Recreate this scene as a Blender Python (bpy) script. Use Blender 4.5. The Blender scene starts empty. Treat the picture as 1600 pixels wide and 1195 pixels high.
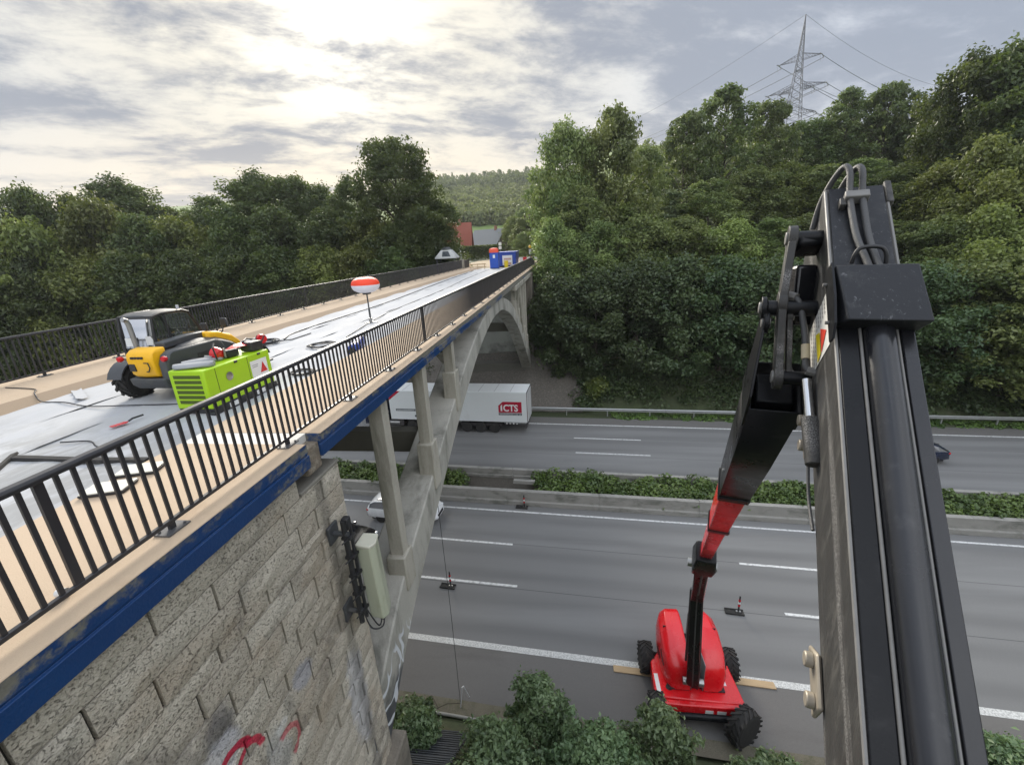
import bpy, math, random
import numpy as np
from mathutils import Vector, Matrix
random.seed(7); RNG = np.random.default_rng(11)
rad = math.radians
SC = bpy.context.scene
COL = SC.collection

# ---------------------------------------------------------------- camera
H = 16.5                                   # eye height above the motorway
cam_d = bpy.data.cameras.new('camera'); cam = bpy.data.objects.new('camera', cam_d); COL.objects.link(cam)
cam_d.sensor_width = 36.0; cam_d.sensor_fit = 'HORIZONTAL'; cam_d.lens = 36.0 * 671 / 1600
cam_d.clip_start = 0.05; cam_d.clip_end = 3000
_r = Vector((0.99204527, 0.11516, -0.0502)); 
_b = Vector((0.115, 0.9446, -0.3074))
def _axes():
    p = np.array([800, 597.5]); f = 671.
    nn = lambda a: a / np.linalg.norm(a)
    b = np.array([882 - p[0], 379 - p[1], f]); d = np.array([911 - p[0], 2700 - p[1], f])
    D = nn(d); B = nn(b - D * (b @ D)); R = np.cross(D, B)
    return R, B, D
_R, _B, _D = _axes()
cx = Vector((_R[0], _B[0], -_D[0])); cy = -Vector((_R[1], _B[1], -_D[1])); cz = -Vector((_R[2], _B[2], -_D[2]))
mw = Matrix.Identity(4)
for i in range(3):
    mw[i][0] = cx[i]; mw[i][1] = cy[i]; mw[i][2] = cz[i]
mw.translation = Vector((0, 0, H)); cam.matrix_world = mw
SC.camera = cam

# ---------------------------------------------------------------- node helper
class NT:
    def __init__(s, tree): s.t = tree; s.N = tree.nodes; s.L = tree.links
    def n(s, typ, ins=None, **props):
        nd = s.N.new(typ)
        for k, v in props.items(): setattr(nd, k, v)
        for k, v in (ins or {}).items():
            sock = nd.inputs[k]
            if isinstance(v, bpy.types.NodeSocket): s.L.new(v, sock)
            elif isinstance(v, (tuple, list)) and len(v) == 3 and sock.type == 'RGBA': sock.default_value = (*v, 1)
            else: sock.default_value = v
        return nd
    def math(s, op, a, b=None, c=None, clamp=False):
        ins = {0: a}
        if b is not None: ins[1] = b
        if c is not None: ins[2] = c
        return s.n('ShaderNodeMath', ins, operation=op, use_clamp=clamp).outputs[0]
    def mix(s, f, a, b, blend='MIX'):
        nd = s.n('ShaderNodeMix', data_type='RGBA', blend_type=blend, clamp_factor=True)
        for i, v in ((0, f), (6, a), (7, b)):
            if isinstance(v, bpy.types.NodeSocket): s.L.new(v, nd.inputs[i])
            elif isinstance(v, (tuple, list)): nd.inputs[i].default_value = (*v[:3], 1)
            else: nd.inputs[i].default_value = v
        return nd.outputs[2]
    def ramp(s, f, lo, hi):
        return s.n('ShaderNodeMapRange', {0: f, 1: lo, 2: hi, 3: 0., 4: 1.}, interpolation_type='SMOOTHSTEP').outputs[0]
    def noise(s, vec, scale, detail=4., rough=.55, dist=0.):
        return s.n('ShaderNodeTexNoise', {'Vector': vec, 'Scale': scale, 'Detail': detail, 'Roughness': rough, 'Distortion': dist}).outputs[0]

# ---------------------------------------------------------------- sky and sun
SUN_EL, SUN_AZ = rad(23), rad(-25)         # azimuth from +Y, negative to the left
sun_dir = Vector((math.sin(SUN_AZ) * math.cos(SUN_EL), math.cos(SUN_AZ) * math.cos(SUN_EL), math.sin(SUN_EL)))
world = bpy.data.worlds.new('World'); SC.world = world; world.use_nodes = True
wt = NT(world.node_tree); wt.N.clear()
def build_world():
    T = wt
    out = T.n('ShaderNodeOutputWorld')
    tc = T.n('ShaderNodeTexCoord').outputs['Generated']
    sep = T.n('ShaderNodeSeparateXYZ', {0: tc}).outputs
    z = T.math('MAXIMUM', sep[2], 0.0)
    zz = T.math('ADD', z, 0.13)
    px = T.math('DIVIDE', sep[0], zz); py = T.math('DIVIDE', sep[1], zz)
    # long streets of cloud: stretched along one wind direction
    a = rad(28)
    u = T.math('ADD', T.math('MULTIPLY', px, math.cos(a)), T.math('MULTIPLY', py, math.sin(a)))
    v = T.math('SUBTRACT', T.math('MULTIPLY', py, math.cos(a)), T.math('MULTIPLY', px, math.sin(a)))
    vec = T.n('ShaderNodeCombineXYZ', {0: T.math('MULTIPLY', u, .72), 1: v, 2: 3.7}).outputs[0]
    big = T.noise(vec, .50, 3., .5, .2)
    fine = T.noise(vec, 1.7, 14., .67, .15)
    puff = T.noise(T.n('ShaderNodeVectorMath', {0: vec, 1: (11.3, 4.1, 0.)}, operation='ADD').outputs[0], 3.6, 9., .60, .35)
    nrm = T.n('ShaderNodeVectorMath', {0: tc}, operation='NORMALIZE').outputs[0]
    dot = T.n('ShaderNodeVectorMath', {0: nrm, 1: tuple(sun_dir)}, operation='DOT_PRODUCT').outputs['Value']
    dotp = T.math('MAXIMUM', dot, 0.0)
    prox = T.math('POWER', dotp, 4.5)
    glow = T.math('POWER', dotp, 90.0)
    side = T.math('MULTIPLY', T.ramp(sep[0], -.05, .55), .05)            # the deck closes towards the right
    thick = T.math('ADD', T.math('ADD', T.math('MULTIPLY', big, .38), T.math('MULTIPLY', fine, .50)), T.math('MULTIPLY', T.math('SUBTRACT', puff, .5), T.math('ADD', .14, T.math('MULTIPLY', prox, .34))))
    thick = T.math('SUBTRACT', T.math('ADD', thick, side), T.math('MULTIPLY', glow, .04))
    dark = T.ramp(thick, .375, .53)
    bright = T.mix(prox, (.35, .385, .45), (.50, .465, .385))
    grey = T.mix(prox, (.175, .203, .255), (.155, .168, .198))
    # clouds away from the sun are lit from the front
    anti = T.math('MULTIPLY', T.ramp(T.math('MULTIPLY', dot, -1.0), -.35, .6), T.ramp(z, .0, .35))
    bright = T.mix(anti, bright, (1.0, 1.02, 1.06)); grey = T.mix(anti, grey, (.72, .75, .80))
    cloud = T.mix(dark, bright, grey)
    # cream light low over the horizon
    low = T.math('MULTIPLY', T.math('SUBTRACT', 1.0, T.ramp(z, .03, .27)), T.math('ADD', .08, T.math('MULTIPLY', prox, .9)))
    cloud = T.mix(T.math('MULTIPLY', low, T.math('SUBTRACT', 1.0, T.math('MULTIPLY', dark, .62))), cloud, (.62, .49, .31))
    # small gaps with blue sky
    sky = T.n('ShaderNodeTexSky', sky_type='NISHITA')
    sky.sun_disc = False; sky.sun_elevation = SUN_EL; sky.sun_rotation = SUN_AZ; sky.air_density = 1.2; sky.dust_density = .6
    skyc = T.n('ShaderNodeVectorMath', {0: sky.outputs[0], 1: (.06, .06, .06)}, operation='MULTIPLY').outputs[0]
    gapn = T.noise(vec, .95, 6., .55, .4)
    gap = T.math('MULTIPLY', T.math('MULTIPLY', T.ramp(gapn, .60, .68), T.ramp(z, .10, .2)), T.math('SUBTRACT', 1.0, dark))
    cloud = T.mix(gap, cloud, skyc)
    g = T.math('MULTIPLY', T.math('MULTIPLY', glow, .4), T.math('SUBTRACT', 1.0, T.math('MULTIPLY', dark, .85)))
    gl = T.n('ShaderNodeVectorMath', {0: (1.0, .93, .80), 'Scale': g}, operation='SCALE').outputs[0]
    cloud = T.n('ShaderNodeVectorMath', {0: cloud, 1: gl}, operation='ADD').outputs[0]
    # an overcast sky brightens evenly towards the zenith
    zen = T.math('ADD', .80, T.math('MULTIPLY', T.math('POWER', z, 3.0), 1.2))
    cloud = T.n('ShaderNodeVectorMath', {0: cloud, 'Scale': zen}, operation='SCALE').outputs[0]
    bg = T.n('ShaderNodeBackground', {0: cloud, 1: SKY_STRENGTH})
    T.L.new(bg.outputs[0], out.inputs[0])
SKY_STRENGTH = 1.0
build_world()
sun_l = bpy.data.lights.new('sun', 'SUN'); sun_l.energy = 2.6; sun_l.angle = rad(30); sun_l.color = (1, .93, .82)
sun = bpy.data.objects.new('sun', sun_l); COL.objects.link(sun)
sun.rotation_euler = sun_dir.to_track_quat('Z', 'Y').to_euler()
vs = SC.view_settings; vs.view_transform = 'Standard'; vs.look = 'None'; vs.gamma = 1; vs.exposure = 1.2
try: vs.use_curve_mapping = False
except Exception: pass
cy_ = SC.cycles; cy_.use_denoising = True
try: cy_.denoiser = 'OPENIMAGEDENOISE'
except Exception: pass
cy_.max_bounces = 5; cy_.diffuse_bounces = 2; cy_.glossy_bounces = 2; cy_.transmission_bounces = 3; cy_.volume_bounces = 0; cy_.transparent_max_bounces = 6; cy_.caustics_reflective = False; cy_.caustics_refractive = False
cy_.sample_clamp_indirect = 4

# ---------------------------------------------------------------- materials
MATS = {}
def M(name, col, rough=.6, metal=0., var=.18, scale=2., bump=0., bscale=40., coat=0., dirt=None, stretch=None, spec=.5, coords='world', grain=0.):
    """plain procedural paint: tone varies with noise, optional dirt (colour, amount, scale), grain and relief"""
    if name in MATS: return MATS[name]
    m = bpy.data.materials.new(name); m.use_nodes = True; T = NT(m.node_tree); T.N.clear()
    out = T.n('ShaderNodeOutputMaterial'); bs = T.n('ShaderNodeBsdfPrincipled')
    vec = T.n('ShaderNodeNewGeometry').outputs['Position'] if coords == 'world' else T.n('ShaderNodeTexCoord').outputs['Object']
    if stretch: vec = T.n('ShaderNodeVectorMath', {0: vec, 1: stretch}, operation='MULTIPLY').outputs[0]
    nz = T.noise(vec, scale, 6., .6)
    c = T.mix(nz, tuple(x * (1 - var) for x in col), tuple(min(1, x * (1 + var)) for x in col))
    if grain:
        g = T.noise(vec, bscale * 1.7, 2., .7)
        c = T.mix(T.math('MULTIPLY', T.ramp(g, .35, .7), grain), c, tuple(x * .45 for x in col))
    if dirt:
        dn = T.noise(vec, dirt[2], 8., .65, .3)
        c = T.mix(T.math('MULTIPLY', T.ramp(dn, .62 - dirt[1] * .3, .72), min(1, dirt[1] * 1.6)), c, dirt[0])
    T.L.new(c, bs.inputs['Base Color'])
    rn = T.n('ShaderNodeMapRange', {0: nz, 1: .3, 2: .7, 3: max(0.02, rough - .08), 4: min(1, rough + .1)}).outputs[0]
    T.L.new(rn, bs.inputs['Roughness'])
    bs.inputs['Metallic'].default_value = metal; bs.inputs['Specular IOR Level'].default_value = spec
    if coat: bs.inputs['Coat Weight'].default_value = coat; bs.inputs['Coat Roughness'].default_value = .08
    if bump:
        bn = T.noise(vec, bscale, 5., .65)
        T.L.new(T.n('ShaderNodeBump', {'Strength': min(1, bump), 'Distance': .02, 'Height': bn}).outputs[0], bs.inputs['Normal'])
    T.L.new(bs.outputs[0], out.inputs[0]); MATS[name] = m
    m['T'] = 0
    return m
def mat_nodes(m): return NT(m.node_tree), m.node_tree.nodes['Principled BSDF']

# ---------------------------------------------------------------- mesh helper
def basis(d):
    d = Vector(d).normalized(); a = Vector((0, 0, 1)) if abs(d.z) < .95 else Vector((1, 0, 0))
    u = d.cross(a).normalized(); return u, d.cross(u).normalized()
class MB:
    def __init__(s): s.v = []; s.f = []
    def add(s, vs_, fs):
        o = len(s.v); s.v += [tuple(p) for p in vs_]; s.f += [tuple(i + o for i in q) for q in fs]; return s
    def box(s, x0, x1, y0, y1, z0, z1, M_=None, taper=None):
        vs_ = [Vector(p) for p in ((x0, y0, z0), (x1, y0, z0), (x1, y1, z0), (x0, y1, z0), (x0, y0, z1), (x1, y0, z1), (x1, y1, z1), (x0, y1, z1))]
        if taper:
            cx_, cy_2 = (x0 + x1) / 2, (y0 + y1) / 2
            for p in vs_[4:]: p.x = cx_ + (p.x - cx_) * taper[0]; p.y = cy_2 + (p.y - cy_2) * taper[1]
        if M_ is not None: vs_ = [M_ @ p for p in vs_]
        return s.add(vs_, [(3, 2, 1, 0), (4, 5, 6, 7), (0, 1, 5, 4), (1, 2, 6, 5), (2, 3, 7, 6), (3, 0, 4, 7)])
    def cyl(s, p0, p1, r0, r1=None, n=12, cap=True):
        r1 = r0 if r1 is None else r1; p0 = Vector(p0); p1 = Vector(p1); u, w = basis(p1 - p0); vs_ = []
        for p, r in ((p0, r0), (p1, r1)):
            for i in range(n):
                a = 2 * math.pi * i / n; vs_.append(p + u * (r * math.cos(a)) + w * (r * math.sin(a)))
        fs = [((i + 1) % n, i, n + i, n + (i + 1) % n) for i in range(n)]
        if cap: fs += [tuple(range(n)), tuple(range(2 * n - 1, n - 1, -1))]
        return s.add(vs_, fs)
    def tube(s, pts, r, n=8, cap=True):
        pts = [Vector(p) for p in pts]; k = len(pts); rs = r if isinstance(r, (list, tuple)) else [r] * k; vs_ = []; pu = None
        for i, p in enumerate(pts):
            d = (pts[min(i + 1, k - 1)] - pts[max(i - 1, 0)])
            if d.length < 1e-9: d = Vector((0, 0, 1))
            d.normalize()
            if pu is None: u, w = basis(d)
            else:
                u = pu - d * pu.dot(d)
                u = u.normalized() if u.length > 1e-6 else basis(d)[0]
                w = d.cross(u)
            pu = u
            for j in range(n):
                a = 2 * math.pi * j / n; vs_.append(p + u * (rs[i] * math.cos(a)) + w * (rs[i] * math.sin(a)))
        fs = []
        for i in range(k - 1):
            for j in range(n): fs.append((i * n + j, i * n + (j + 1) % n, (i + 1) * n + (j + 1) % n, (i + 1) * n + j))
        if cap: fs += [tuple(range(n - 1, -1, -1)), tuple(range((k - 1) * n, k * n))]
        return s.add(vs_, fs)
    def prism(s, poly, O, U, V, W, d):
        """polygon in (U,V) at O, pulled by d along W"""
        O, U, V, W = Vector(O), Vector(U), Vector(V), Vector(W); k = len(poly)
        a = [O + U * p[0] + V * p[1] for p in poly]; b = [p + W * d for p in a]
        fs = [(i, (i + 1) % k, k + (i + 1) % k, k + i) for i in range(k)] + [tuple(range(k - 1, -1, -1)), tuple(range(k, 2 * k))]
        return s.add(a + b, fs)
    def loft(s, secs, close=True, cap=True):
        k = len(secs[0]); vs_ = [p for q in secs for p in q]; fs = []
        for i in range(len(secs) - 1):
            for j in range(k if close else k - 1): fs.append((i * k + j, i * k + (j + 1) % k, (i + 1) * k + (j + 1) % k, (i + 1) * k + j))
        if cap and close: fs += [tuple(range(k - 1, -1, -1)), tuple(range((len(secs) - 1) * k, len(secs) * k))]
        return s.add(vs_, fs)
    def lathe(s, prof, O, ax, n=20):
        O = Vector(O); ax = Vector(ax).normalized(); u, w = basis(ax); secs = []
        for r, h in prof:
            secs.append([O + ax * h + u * (r * math.cos(2 * math.pi * i / n)) + w * (r * math.sin(2 * math.pi * i / n)) for i in range(n)])
        return s.loft(secs)
    def quad(s, a, b, c, d): return s.add([a, b, c, d], [(0, 1, 2, 3)])
    def mesh(s, name, mat=None, smooth=40):
        me = bpy.data.meshes.new(name); me.from_pydata(s.v, [], s.f); me.update()
        if mat is not None: me.materials.append(mat)
        import bmesh
        bm = bmesh.new(); bm.from_mesh(me); bmesh.ops.recalc_face_normals(bm, faces=bm.faces); bm.to_mesh(me); bm.free()
        if smooth:
            me.shade_smooth(); me.set_sharp_from_angle(angle=rad(smooth))
        return me
def put(name, me, parent=None, loc=None):
    o = bpy.data.objects.new(name, me); COL.objects.link(o)
    if parent is not None:
        o.parent = parent
    if loc is not None: o.location = loc
    return o
def root_of(o):
    while o.parent is not None: o = o.parent
    return o
def obj(name, mb, mat, parent=None, smooth=40, bevel=0., seg=2, world_=False, kind=None):
    """mesh object; with world_ the vertices are world coordinates although the parent stands elsewhere (unrotated)"""
    me = mb.mesh(name, mat, smooth); o = put(name, me, parent)
    if world_ and parent is not None:
        r = root_of(parent)
        if parent is r: o.location = -r.location      # sub-parts below such a part inherit the shift
    if bevel:
        md = o.modifiers.new('bevel', 'BEVEL'); md.width = bevel; md.segments = seg; md.limit_method = 'ANGLE'; md.angle_limit = rad(40)
    if kind: o['kind'] = kind
    return o
def tag(o, label, cat, group=None):
    o['label'] = label; o['category'] = cat
    if group: o['group'] = group
    return o
def thing(name, label, cat, loc=(0, 0, 0), rz=0., group=None):
    o = bpy.data.objects.new(name, None); COL.objects.link(o); o.location = loc; o.rotation_euler = (0, 0, rz); o.empty_display_size = .3
    return tag(o, label, cat, group)
def struct(name, mb, mat, smooth=40):
    o = obj(name, mb, mat, smooth=smooth); o['kind'] = 'structure'; return o
def copy_tree(o, parent=None):
    c = o.copy(); COL.objects.link(c)
    if parent is not None: c.parent = parent
    for ch in list(o.children): copy_tree(ch, c)
    return c
def text_mb(body, size, bold=0.):
    cu = bpy.data.curves.new('txt', 'FONT'); cu.body = body; cu.size = size; cu.offset = bold; cu.resolution_u = 3
    o = bpy.data.objects.new('txt', cu); COL.objects.link(o)
    me = bpy.data.meshes.new_from_object(o.evaluated_get(bpy.context.evaluated_depsgraph_get()))
    mb = MB(); mb.v = [tuple(v.co) for v in me.vertices]; mb.f = [tuple(p.vertices) for p in me.polygons]
    bpy.data.objects.remove(o); bpy.data.curves.remove(cu); bpy.data.meshes.remove(me)
    return mb
def xf(mb, fn):
    mb.v = [tuple(fn(Vector(p))) for p in mb.v]; return mb
K = .072                                   # the motorway runs a few degrees askew of the bridge
def RD(x, r, z=0.): return Vector((x, r - K * x, z))
def sstep(a, b, x):
    t = np.clip((x - a) / (b - a), 0, 1); return t * t * (3 - 2 * t)
def ground(x, y):
    """height of the land (the road is z = 0)"""
    x = np.asarray(x, float); y = np.asarray(y, float); r = y + K * x
    near = np.where(r < 10.6, np.minimum((10.6 - r) * .92, 5.6 + (4.5 - r) * .45), 0)
    near = np.where(r < 4.5, np.minimum(near, 12.5), near)
    far = np.clip(r - 41.2, 0, None) * .66
    plateau = 13.55 + np.clip(r - 62, 0, None) * .012
    far = np.minimum(far, plateau)
    hillr = sstep(2, 40, x) * np.clip(r - 60, 0, 400) * .17
    hill = 40 * np.clip((y - 135) / 260, 0, 1.6) ** 1.25 * (1 - .75 * sstep(-10, 60, x))
    wav = .35 * np.sin(x * .31 + y * .17) * sstep(44, 60, r) * sstep(0, 15, np.abs(x + 8))
    return near + far + hillr + hill + wav
def G(x, y): return float(ground(x, y))
# ---------------------------------------------------------------- land and motorway
def build_land():
    rs = sorted(set([-60, -40, -25, -15, -8, -3, 0, 2, 3, 4, 4.5, 5, 6, 7, 8, 9, 10, 10.6, 11.3, 20, 30, 40, 41.2, 42, 43, 45, 47, 50, 53, 56, 59, 61, 62, 64, 67, 70, 75, 80, 88, 96, 105, 115, 125, 135, 145, 160, 175, 190, 210, 230, 260, 300, 340, 380, 420, 480, 560, 700, 900, 1300]))
    xs = sorted(set(list(np.arange(-60, 60, 3.)) + list(np.arange(60, 160, 10.)) + list(np.arange(-160, -60, 10.)) + [160, 200, 260, 340, 450, 600, 900, -160, -200, -260, -340, -450, -600, -900, 60]))
    mb = MB(); vv = []
    for r in rs:
        for x in xs:
            y = r - K * x; z = G(x, y) if not (10.6 < r < 41.2) else -.08
            if r < 62 and x < -3.7 and x > -14 and r < 5.6: z = min(z, 13.0)
            vv.append((x, y, z))
    n = len(xs); ff = [(i * n + j, i * n + j + 1, (i + 1) * n + j + 1, (i + 1) * n + j) for i in range(len(rs) - 1) for j in range(n - 1)]
    mb.add(vv, ff)
    m = M('land', (.055, .07, .03), .95, var=.4, scale=.35, bump=.6, bscale=3, dirt=((.10, .075, .045), .35, .25), grain=.5)
    T, bs = mat_nodes(m)
    base = bs.inputs['Base Color'].links[0].from_socket
    sp = T.n('ShaderNodeSeparateXYZ', {0: T.n('ShaderNodeNewGeometry').outputs['Position']}).outputs
    mead = T.math('MULTIPLY', T.ramp(sp[1], 128, 140), 1.0)
    T.L.new(T.mix(mead, base, (.13, .19, .045)), bs.inputs['Base Color'])
    struct('terrain', mb, m, smooth=60)
build_land()

MAT_ASPH = M('asphalt', (.20, .199, .194), .86, var=.10, scale=.35, bump=.25, bscale=70, stretch=(.12, 1.0, 1.0), grain=.35, spec=.3)
def asph_detail(m, lanes):
    """wheel tracks and seams run along the carriageway"""
    T, bs = mat_nodes(m); base = bs.inputs['Base Color'].links[0].from_socket
    pos = T.n('ShaderNodeNewGeometry').outputs['Position']; sp = T.n('ShaderNodeSeparateXYZ', {0: pos}).outputs
    r = T.math('ADD', sp[1], T.math('MULTIPLY', sp[0], K))
    tot = None
    for c in lanes:
        for o in (-.85, .85):
            d = T.math('ABSOLUTE', T.math('SUBTRACT', r, c + o)); g = T.math('SUBTRACT', 1.0, T.ramp(d, .05, .62))
            tot = g if tot is None else T.math('ADD', tot, g)
    vec = T.n('ShaderNodeVectorMath', {0: pos, 1: (.05, 1.3, 1)}, operation='MULTIPLY').outputs[0]
    st = T.noise(vec, .9, 6., .6)
    col = T.mix(T.math('MULTIPLY', tot, T.math('MULTIPLY', st, .85)), base, (.125, .124, .122))
    blot = T.noise(T.n('ShaderNodeVectorMath', {0: pos, 1: (.10, 1.0, 1.0)}, operation='MULTIPLY').outputs[0], .30, 5., .6, .2)
    col = T.mix(T.math('MULTIPLY', T.ramp(blot, .46, .64), .45), col, (.25, .25, .245))
    for s_ in [c + 1.62 for c in lanes]:
        d = T.math('ABSOLUTE', T.math('SUBTRACT', r, s_)); col = T.mix(T.math('MULTIPLY', T.math('SUBTRACT', 1.0, T.ramp(d, .008, .03)), .55), col, (.03, .03, .03))
    T.L.new(col, bs.inputs['Base Color'])
asph_detail(MAT_ASPH, [15.5, 18.85, 22.05, 30.3, 33.7, 36.6])
MAT_SHOULD = M('asphalt_shoulder', (.165, .158, .148), .9, var=.14, scale=.5, bump=.3, bscale=60, stretch=(.25, 1, 1), grain=.3, dirt=((.115, .108, .10), .3, .5), spec=.3)
MAT_PAINT = M('road_paint', (.72, .72, .70), .7, var=.12, scale=3, dirt=((.26, .26, .25), .6, 6.), grain=.25, bump=.3, bscale=30)
MAT_PAINT_W = M('road_paint_agglomerate', (.66, .66, .63), .7, var=.1, scale=3, grain=.85, bscale=11, bump=.6)
X0, X1 = -170., 260.
def strip(mb, r0, r1, z, x0=X0, x1=X1, n=40):
    for i in range(n):
        a = x0 + (x1 - x0) * i / n; b = x0 + (x1 - x0) * (i + 1) / n
        mb.quad(RD(a, r0, z), RD(b, r0, z), RD(b, r1, z), RD(a, r1, z))
    return mb
near_road = struct('motorway_carriageway', strip(MB(), 11.2, 24.45, 0.), MAT_ASPH)
far_road = struct('motorway_carriageway', strip(MB(), 27.8, 39.75, 0.), MAT_ASPH)
hs = struct('hard_shoulder', strip(MB(), 11.22, 13.62, .004), MAT_SHOULD)
hs2 = struct('hard_shoulder', strip(MB(), 38.2, 39.72, .004), MAT_SHOULD)
def line(parent, r, w_, x0=X0, x1=X1, mat=MAT_PAINT, n=30):
    o = obj('lane_marking', strip(MB(), r - w_ / 2, r + w_ / 2, .009, x0, x1, n), mat, parent); return o
line(near_road, 13.74, .30, mat=MAT_PAINT_W); line(near_road, 23.62, .15); line(far_road, 38.05, .18); line(far_road, 28.55, .12)
for k in range(-6, 9):
    line(near_road, 17.28, .15, -8.6 + 18.3 * k, -2.6 + 18.3 * k, n=1); line(near_road, 20.41, .15, -9.2 + 18.1 * k, -3.2 + 18.1 * k, n=1)
    line(far_road, 32.3, .15, .7 + 18. * k, 6.6 + 18. * k, n=1); line(far_road, 35.1, .15, .6 + 18. * k, 6.3 + 18. * k, n=1)
struct('central_reservation', strip(MB(), 24.4, 27.9, .12), M('soil', (.085, .075, .06), .95, var=.5, scale=6, bump=.9, bscale=14, grain=.6, dirt=((.2, .19, .17), .3, 9.)))
MAT_CONC = M('concrete_barrier', (.30, .29, .265), .88, var=.22, scale=1.3, bump=.35, bscale=25, dirt=((.10, .105, .085), .5, .8), stretch=(1, 1, 2.2), grain=.2)
def barrier(name, label, r0, r1, h, ledge, x0, x1, seg):
    t = thing(name, label, 'barrier', RD((x0 + x1) / 2, r0))
    x = x0; k = 0
    while x < x1:
        xe = min(x + seg, x1) - .015; dz = random.uniform(-.012, .012)
        mb = MB(); poly = [(0, 0), (0, .30), (ledge, .36), (ledge, h + dz), (r1 - r0, h + dz), (r1 - r0, 0)]
        a = RD(x, r0); U = Vector((0, 1, 0)); mb.prism(poly, a, U, (0, 0, 1), (RD(xe, r0) - a).normalized(), (RD(xe, r0) - a).length)
        o = obj('barrier_segment', mb, MAT_CONC, t, world_=True, bevel=.012); x += seg; k += 1
    return t
barrier('concrete_barrier', 'grey concrete barrier in front of the median hedge, nearer of the two', 24.30, 24.72, 1.02, .10, -70, 110, 6.)
barrier('concrete_barrier', 'grey concrete barrier behind the median hedge along the far carriageway', 27.55, 27.92, .80, .06, -70, 110, 6.)
# low concrete kerb block lying in the bare patch of the median
tag(obj('concrete_kerb', MB().box(-.75, .75, -.14, .14, 0, .26), MAT_CONC, bevel=.02), 'short concrete kerb block lying in the bare median soil', 'kerb').matrix_world = Matrix.Translation(RD(-3.0, 26.1, .62)) @ Matrix.Rotation(-.07, 4, 'Z')
# far guard rail
def guard_rail():
    t = thing('guard_rail', 'galvanised steel guard rail at the foot of the wooded bank', 'guard rail', RD(10, 40.4))
    m = M('galvanised', (.42, .43, .42), .45, metal=.6, var=.15, scale=3)
    prof = [(-.03, .48), (.05, .53), (.05, .58), (-.03, .63), (.05, .68), (.05, .73), (-.03, .79)]
    secs = []
    for x in np.linspace(-90, 120, 60):
        secs.append([RD(x, 40.4 - q[0], q[1]) for q in prof] + [RD(x, 40.4 - q[0] + .012, q[1]) for q in prof[::-1]])
    obj('beam', MB().loft(secs), m, t, world_=True, smooth=30)
    pm = MB().box(-.05, .05, .02, .12, -.1, .74).mesh('post', m, 0)
    for k in range(53):
        p = RD(-88 + 4. * k, 40.42); put('post', pm, t, p - t.location)
guard_rail()
# gravel bank under and beside the far end of the bridge, the sandy yard beyond it
def patch(name, xs, rs, mat, dz, edge=None):
    mb = MB(); vv = []; n = len(xs)
    for r in rs:
        for x in xs: 
            p = RD(x, r); vv.append((p.x, p.y, G(p.x, p.y) + dz + random.uniform(-.05, .05)))
    mb.add(vv, [(i * n + j, i * n + j + 1, (i + 1) * n + j + 1, (i + 1) * n + j) for i in range(len(rs) - 1) for j in range(n - 1)])
    return struct(name, mb, mat, 50)
m = M('gravel', (.15, .135, .115), .95, var=.6, scale=5, bump=1., bscale=9, grain=.8, dirt=((.30, .28, .25), .35, 7.))
patch('gravel_bank', np.arange(-24, 2.1, .8), np.arange(41.0, 49.5, .6), m, .10)
m = M('sand_yard', (.40, .31, .20), .95, var=.25, scale=.6, bump=.5, bscale=8, grain=.3)
patch('construction_yard', np.arange(-16, -3.4, 1.), np.arange(59.2, 96, 1.5), m, .12)
# narrow concrete gutter strip, pipe and grass verge beside the near hard shoulder
m = M('mossy_concrete', (.16, .145, .105), .95, var=.35, scale=3, bump=.7, bscale=20, dirt=((.07, .075, .035), .5, 2.), grain=.5)
mb = MB(); xs = np.arange(-30, 41, 1.)
for a, b in zip(xs[:-1], xs[1:]):
    mb.add([RD(a, 10.62, .16), RD(b, 10.62, .16), RD(b, 11.24, .10), RD(a, 11.24, .10), RD(a, 11.26, -.05), RD(b, 11.26, -.05)], [(0, 1, 2, 3), (3, 2, 5, 4)])
struct('gutter_strip', mb, m)
m = M('pipe_grey', (.30, .29, .26), .7, var=.2, scale=4)
tag(obj('pipe', MB().tube([RD(x, 10.52 + .02 * math.sin(x), .26) for x in np.arange(-9, 4, .8)], .055, 10), m), 'grey pipe lying along the gutter strip by the near shoulder', 'pipe')
# ---------------------------------------------------------------- the bridge
ZW = H - 2.62           # walkway surface
ZC = H - 2.82           # carriageway surface
XE = -3.81              # outer edge of the near fascia
XF = -13.95             # outer edge of the far fascia
YB0, YB1 = -6., 61.     # near and far end of the deck
MAT_BCONC = M('bridge_concrete', (.43, .405, .34), .85, var=.25, scale=.9, bump=.35, bscale=22, dirt=((.15, .145, .105), .6, .8), stretch=(1.6, 1.6, .35), grain=.22)
MAT_SAND = M('sand_coating', (.52, .40, .28), .9, var=.07, scale=1.2, bump=.35, bscale=90, grain=.12, dirt=((.40, .29, .19), .25, 1.6))
bridge = thing('arch_bridge', 'concrete arch bridge with blue fascia crossing the motorway', 'bridge', (-8.8, 25, 0))
def bp(name, mb, mat, parent=None, **k): return obj(name, mb, mat, parent or bridge, world_=True, **k)
# deck slab, soffit girders
bp('deck_slab', MB().box(-13.6, -4.0, YB0, YB1, ZC - .32, ZC - .004), MAT_BCONC)
for x in (-12.6, -10.4, -8.2, -6.0): bp('girder', MB().box(x - .2, x + .2, 6.6, 46, ZC - .82, ZC - .33), MAT_BCONC)
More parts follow.
